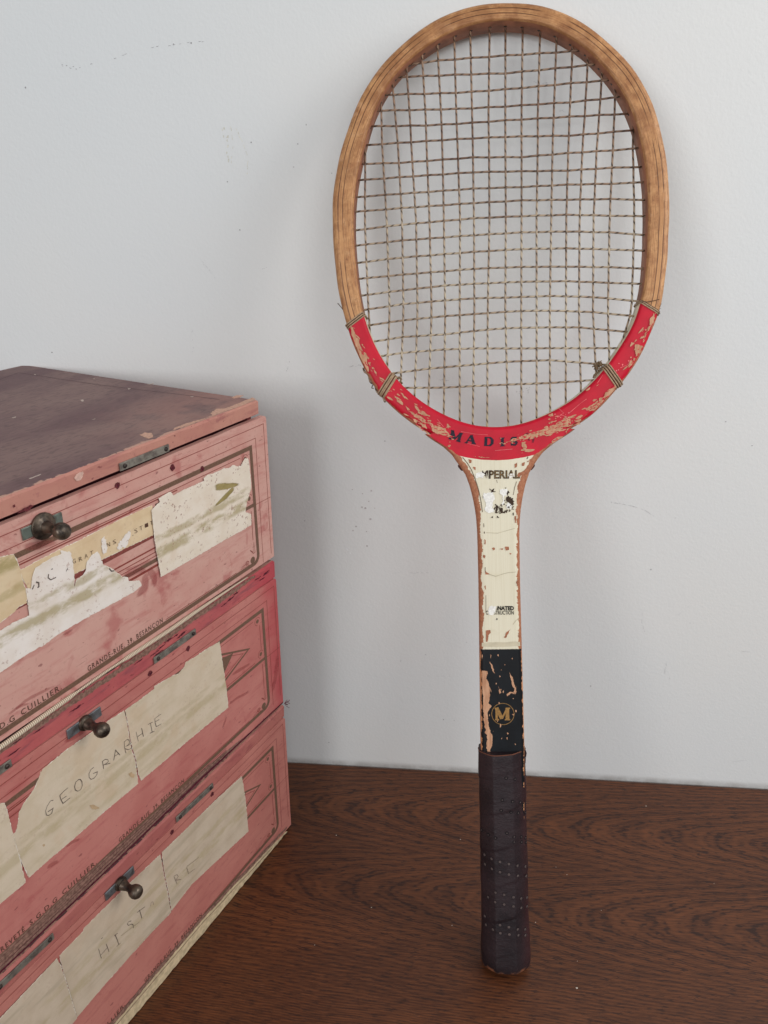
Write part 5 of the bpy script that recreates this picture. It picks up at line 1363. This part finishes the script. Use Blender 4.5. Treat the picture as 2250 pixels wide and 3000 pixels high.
p = racket(rC((800, 1120), (835, 1150), (820, 1170), (845, 1195)), .006); b.tube([(q_[0], .006, q_[1]) for q_ in p], .0007, 6)
b.obj('string_knot', simple('dark_gut', (120, 98, 74), .6, .3, .3, 900), RK, kind='stuff')
# eyelet holes on the inner hoop
b = MB()
for i in range(NM):
    js = [j for j in range(NC) if (i, j) in Gx]
    if not js: continue
    zh = max(Gx[i, j][1] for j in js); a = end_at(lambda v: fm(i, v), zh, 1, True)
    th = math.atan2(a[1] - CZ, a[0])
    if th < .35 or th > math.pi - .35: continue
    r = r_in(th) - .0001; c0, s0 = math.cos(th), math.sin(th)
    vs = []
    for k in range(8):
        t_ = 2 * math.pi * k / 8; u_ = .0011 * math.cos(t_); y_ = .0085 + .0011 * math.sin(t_)
        vs.append((r * c0 - s0 * u_, y_, CZ + r * s0 + c0 * u_))
    b.add(vs, [tuple(range(8))])
b.obj('string_holes', m_rivet, RK, kind='stuff')

# grip ------------------------------------------------------------
m_grip = Mat('worn_leather', .40, .4)
n1 = m_grip.noise(30, 5, .6); n2 = m_grip.noise(600, 4, .6)
c = m_grip.mix(m_grip.ramp(n1, .35, .65), lin((31, 24, 28)), lin((46, 33, 37)))
c = m_grip.mix(m_grip.math('MULTIPLY', m_grip.ramp(n2, .5, .7), .3), c, lin((22, 16, 20)))
x, y, z_ = m_grip.xyz()
c = m_grip.mix(m_grip.math('MULTIPLY', m_grip.ramp(x, .006, .016), m_grip.ramp(m_grip.noise(18, 3), .3, .6, .2, .8)), c, lin((66, 32, 33)))
bt = m_grip.math('ADD', m_grip.ramp(z_, .007, .016, 1, 0), m_grip.math('MULTIPLY', m_grip.math('SUBTRACT', m_grip.noise(110, 5, .6), .5), 1.6))
c = m_grip.mix(m_grip.ramp(bt, .85, 1.15, 0, .8), c, lin((134, 84, 58)))
m_grip.col(c); m_grip.bump(m_grip.math('ADD', m_grip.noise(420, 5, .6), m_grip.math('MULTIPLY', m_grip.noise(1.0, 4, .6, .5, vec=m_grip.scaled((60, 60, 190), rot=(0, .25, 0))), 1.2)), .5, .0006)
m_grip.put(m_grip.b.inputs['Roughness'], m_grip.ramp(n1, .3, .7, .38, .55))
GC = .0090; XG = -.0034
GZ = [0, .007, .010, .014, .020, .030, .05, .08, .12, .15, .172, .1745]
GW = [.0158, .0174, .0182, .0184, .0182, .0177, .0173, .0171, .0169, .0168, .0168, .0166]
def oct_r(th, w, d):
    # rounded octagon, half width w across, half depth d
    c0, s0 = abs(math.cos(th)), abs(math.sin(th))
    r = 1.0 / max(c0 / w, s0 / d, (c0 / w + s0 / d) / 1.42)
    el = 1.0 / math.sqrt((c0 / w) ** 2 + (s0 / d) ** 2)
    return .62 * r + .38 * el
PITCH = .0275
def grip_r(th, z):
    w = float(np.interp(z, GZ, GW)); d = w * .86
    ph = ((z + .012 * math.cos(th - .3) * 0 + th / (2 * math.pi) * PITCH) / PITCH) % 1.0
    step = .0005 * (1 - ph) if ph > .05 else -.0004 * (1 - ph / .05) + .0005 * (ph / .05)
    step *= .75 + .5 * math.sin(th * 2 + z * 90)
    if z < .022: step *= max(0, (z - .014) / .008)
    return oct_r(th, w, d) + step
def grip_pt(th, z, off=0.0):
    r = grip_r(th, z) + off
    return (XG + r * math.cos(th), GC - r * math.sin(th), z)
b = MB(); nt_ = 96; zz_ = list(np.linspace(.0068, .016, 7)) + list(np.linspace(.0172, .1745, 150)); vs = []; fs = []
for z in zz_:
    for k in range(nt_):
        th = 2 * math.pi * k / nt_; zo = z + (.0005 * math.sin(3 * th) if z > .17 else 0)
        vs.append(grip_pt(th, zo))
for i in range(len(zz_) - 1):
    for k in range(nt_):
        k2 = (k + 1) % nt_
        fs.append((i * nt_ + k, i * nt_ + k2, (i + 1) * nt_ + k2, (i + 1) * nt_ + k))
fs.append(tuple(range(nt_))[::-1]); fs.append(tuple((len(zz_) - 1) * nt_ + k for k in range(nt_)))
b.add(vs, fs); grip = b.obj('leather_grip', m_grip, RK, smooth=True)
sm = grip.modifiers.new('n', 'EDGE_SPLIT'); sm.split_angle = math.radians(55)
def on_grip(px_, off):
    dep = -.005
    for _ in range(4):
        x_, z = racket([px_], dep)[0]
        th = math.pi / 2
        for _ in range(12):
            r = grip_r(th, z); cc = (x_ - XG) / r; cc = max(-.98, min(.98, cc)); th = math.acos(cc)
        dep = grip_pt(th, z)[1]
    return th, z
dots = [(385, 905), (440, 912), (490, 912), (362, 1040), (425, 1050), (472, 1055), (505, 1055), (355, 1105), (415, 1115), (460, 1120), (505, 1118), (235, 1225), (275, 1255), (320, 1275), (390, 1245), (435, 1268), (478, 1268), (505, 1275), (435, 1300), (480, 1300), (508, 1302),
        (253, 1378), (296, 1403), (348, 1422), (402, 1435), (455, 1446), (503, 1450), (256, 1437), (298, 1465), (348, 1485), (402, 1500), (457, 1508), (508, 1510), (275, 1640), (320, 1612), (373, 1625), (430, 1640), (477, 1648), (513, 1642), (318, 1670), (373, 1685), (430, 1697), (478, 1706), (513, 1697),
        (255, 1757), (348, 1812), (402, 1825), (456, 1838), (502, 1838), (262, 1811), (305, 1840), (350, 1862), (405, 1870), (460, 1875), (503, 1875)]
b = MB()
for i, d_ in enumerate(dots):
    th, z = on_grip(rK(d_)[0], 0)
    lt = 1 if d_[1] > 1350 else 0
    for rad, off, mi in ((.0014, .00012, 0), (.00105 if lt else .0005, .0002, 1)):
        r = grip_r(th, z)
        vs = [grip_pt(th + rad * math.cos(t_) / r, z + rad * math.sin(t_), off) for t_ in np.linspace(0, 2 * math.pi, 9)[:-1]]
        b.add(vs, [tuple(range(8))], mi)
b.obj('perforations', [simple('hole_dark', (24, 18, 22), .8), simple('hole_dust', (84, 72, 70), .8)], grip, kind='stuff')
# tan edge of the grip's top wrap and the torn flap of leather
b = MB()
pth = [grip_pt(th, .1742 + .0006 * math.sin(2 * th), .0002) for th in np.linspace(.1, math.pi - .05, 30)]
b.tube(pth, .00035, 5); b.obj('leather_edge', simple('tan_leather_edge', (112, 70, 54), .7), grip)
b = MB()
q0 = racket(rK((505, 740)), .004)[0]
b.poly([(q0[0] - .0012, q0[1] - .004), (q0[0] + .0002, q0[1] - .004), (q0[0] + .0008, q0[1] - .001), (q0[0] + .0002, q0[1] + .0008), (q0[0] - .0004, q0[1] + .0022)], .003, .0008)
b.obj('leather_tab', simple('dark_leather_tab', (40, 28, 28), .7), grip)
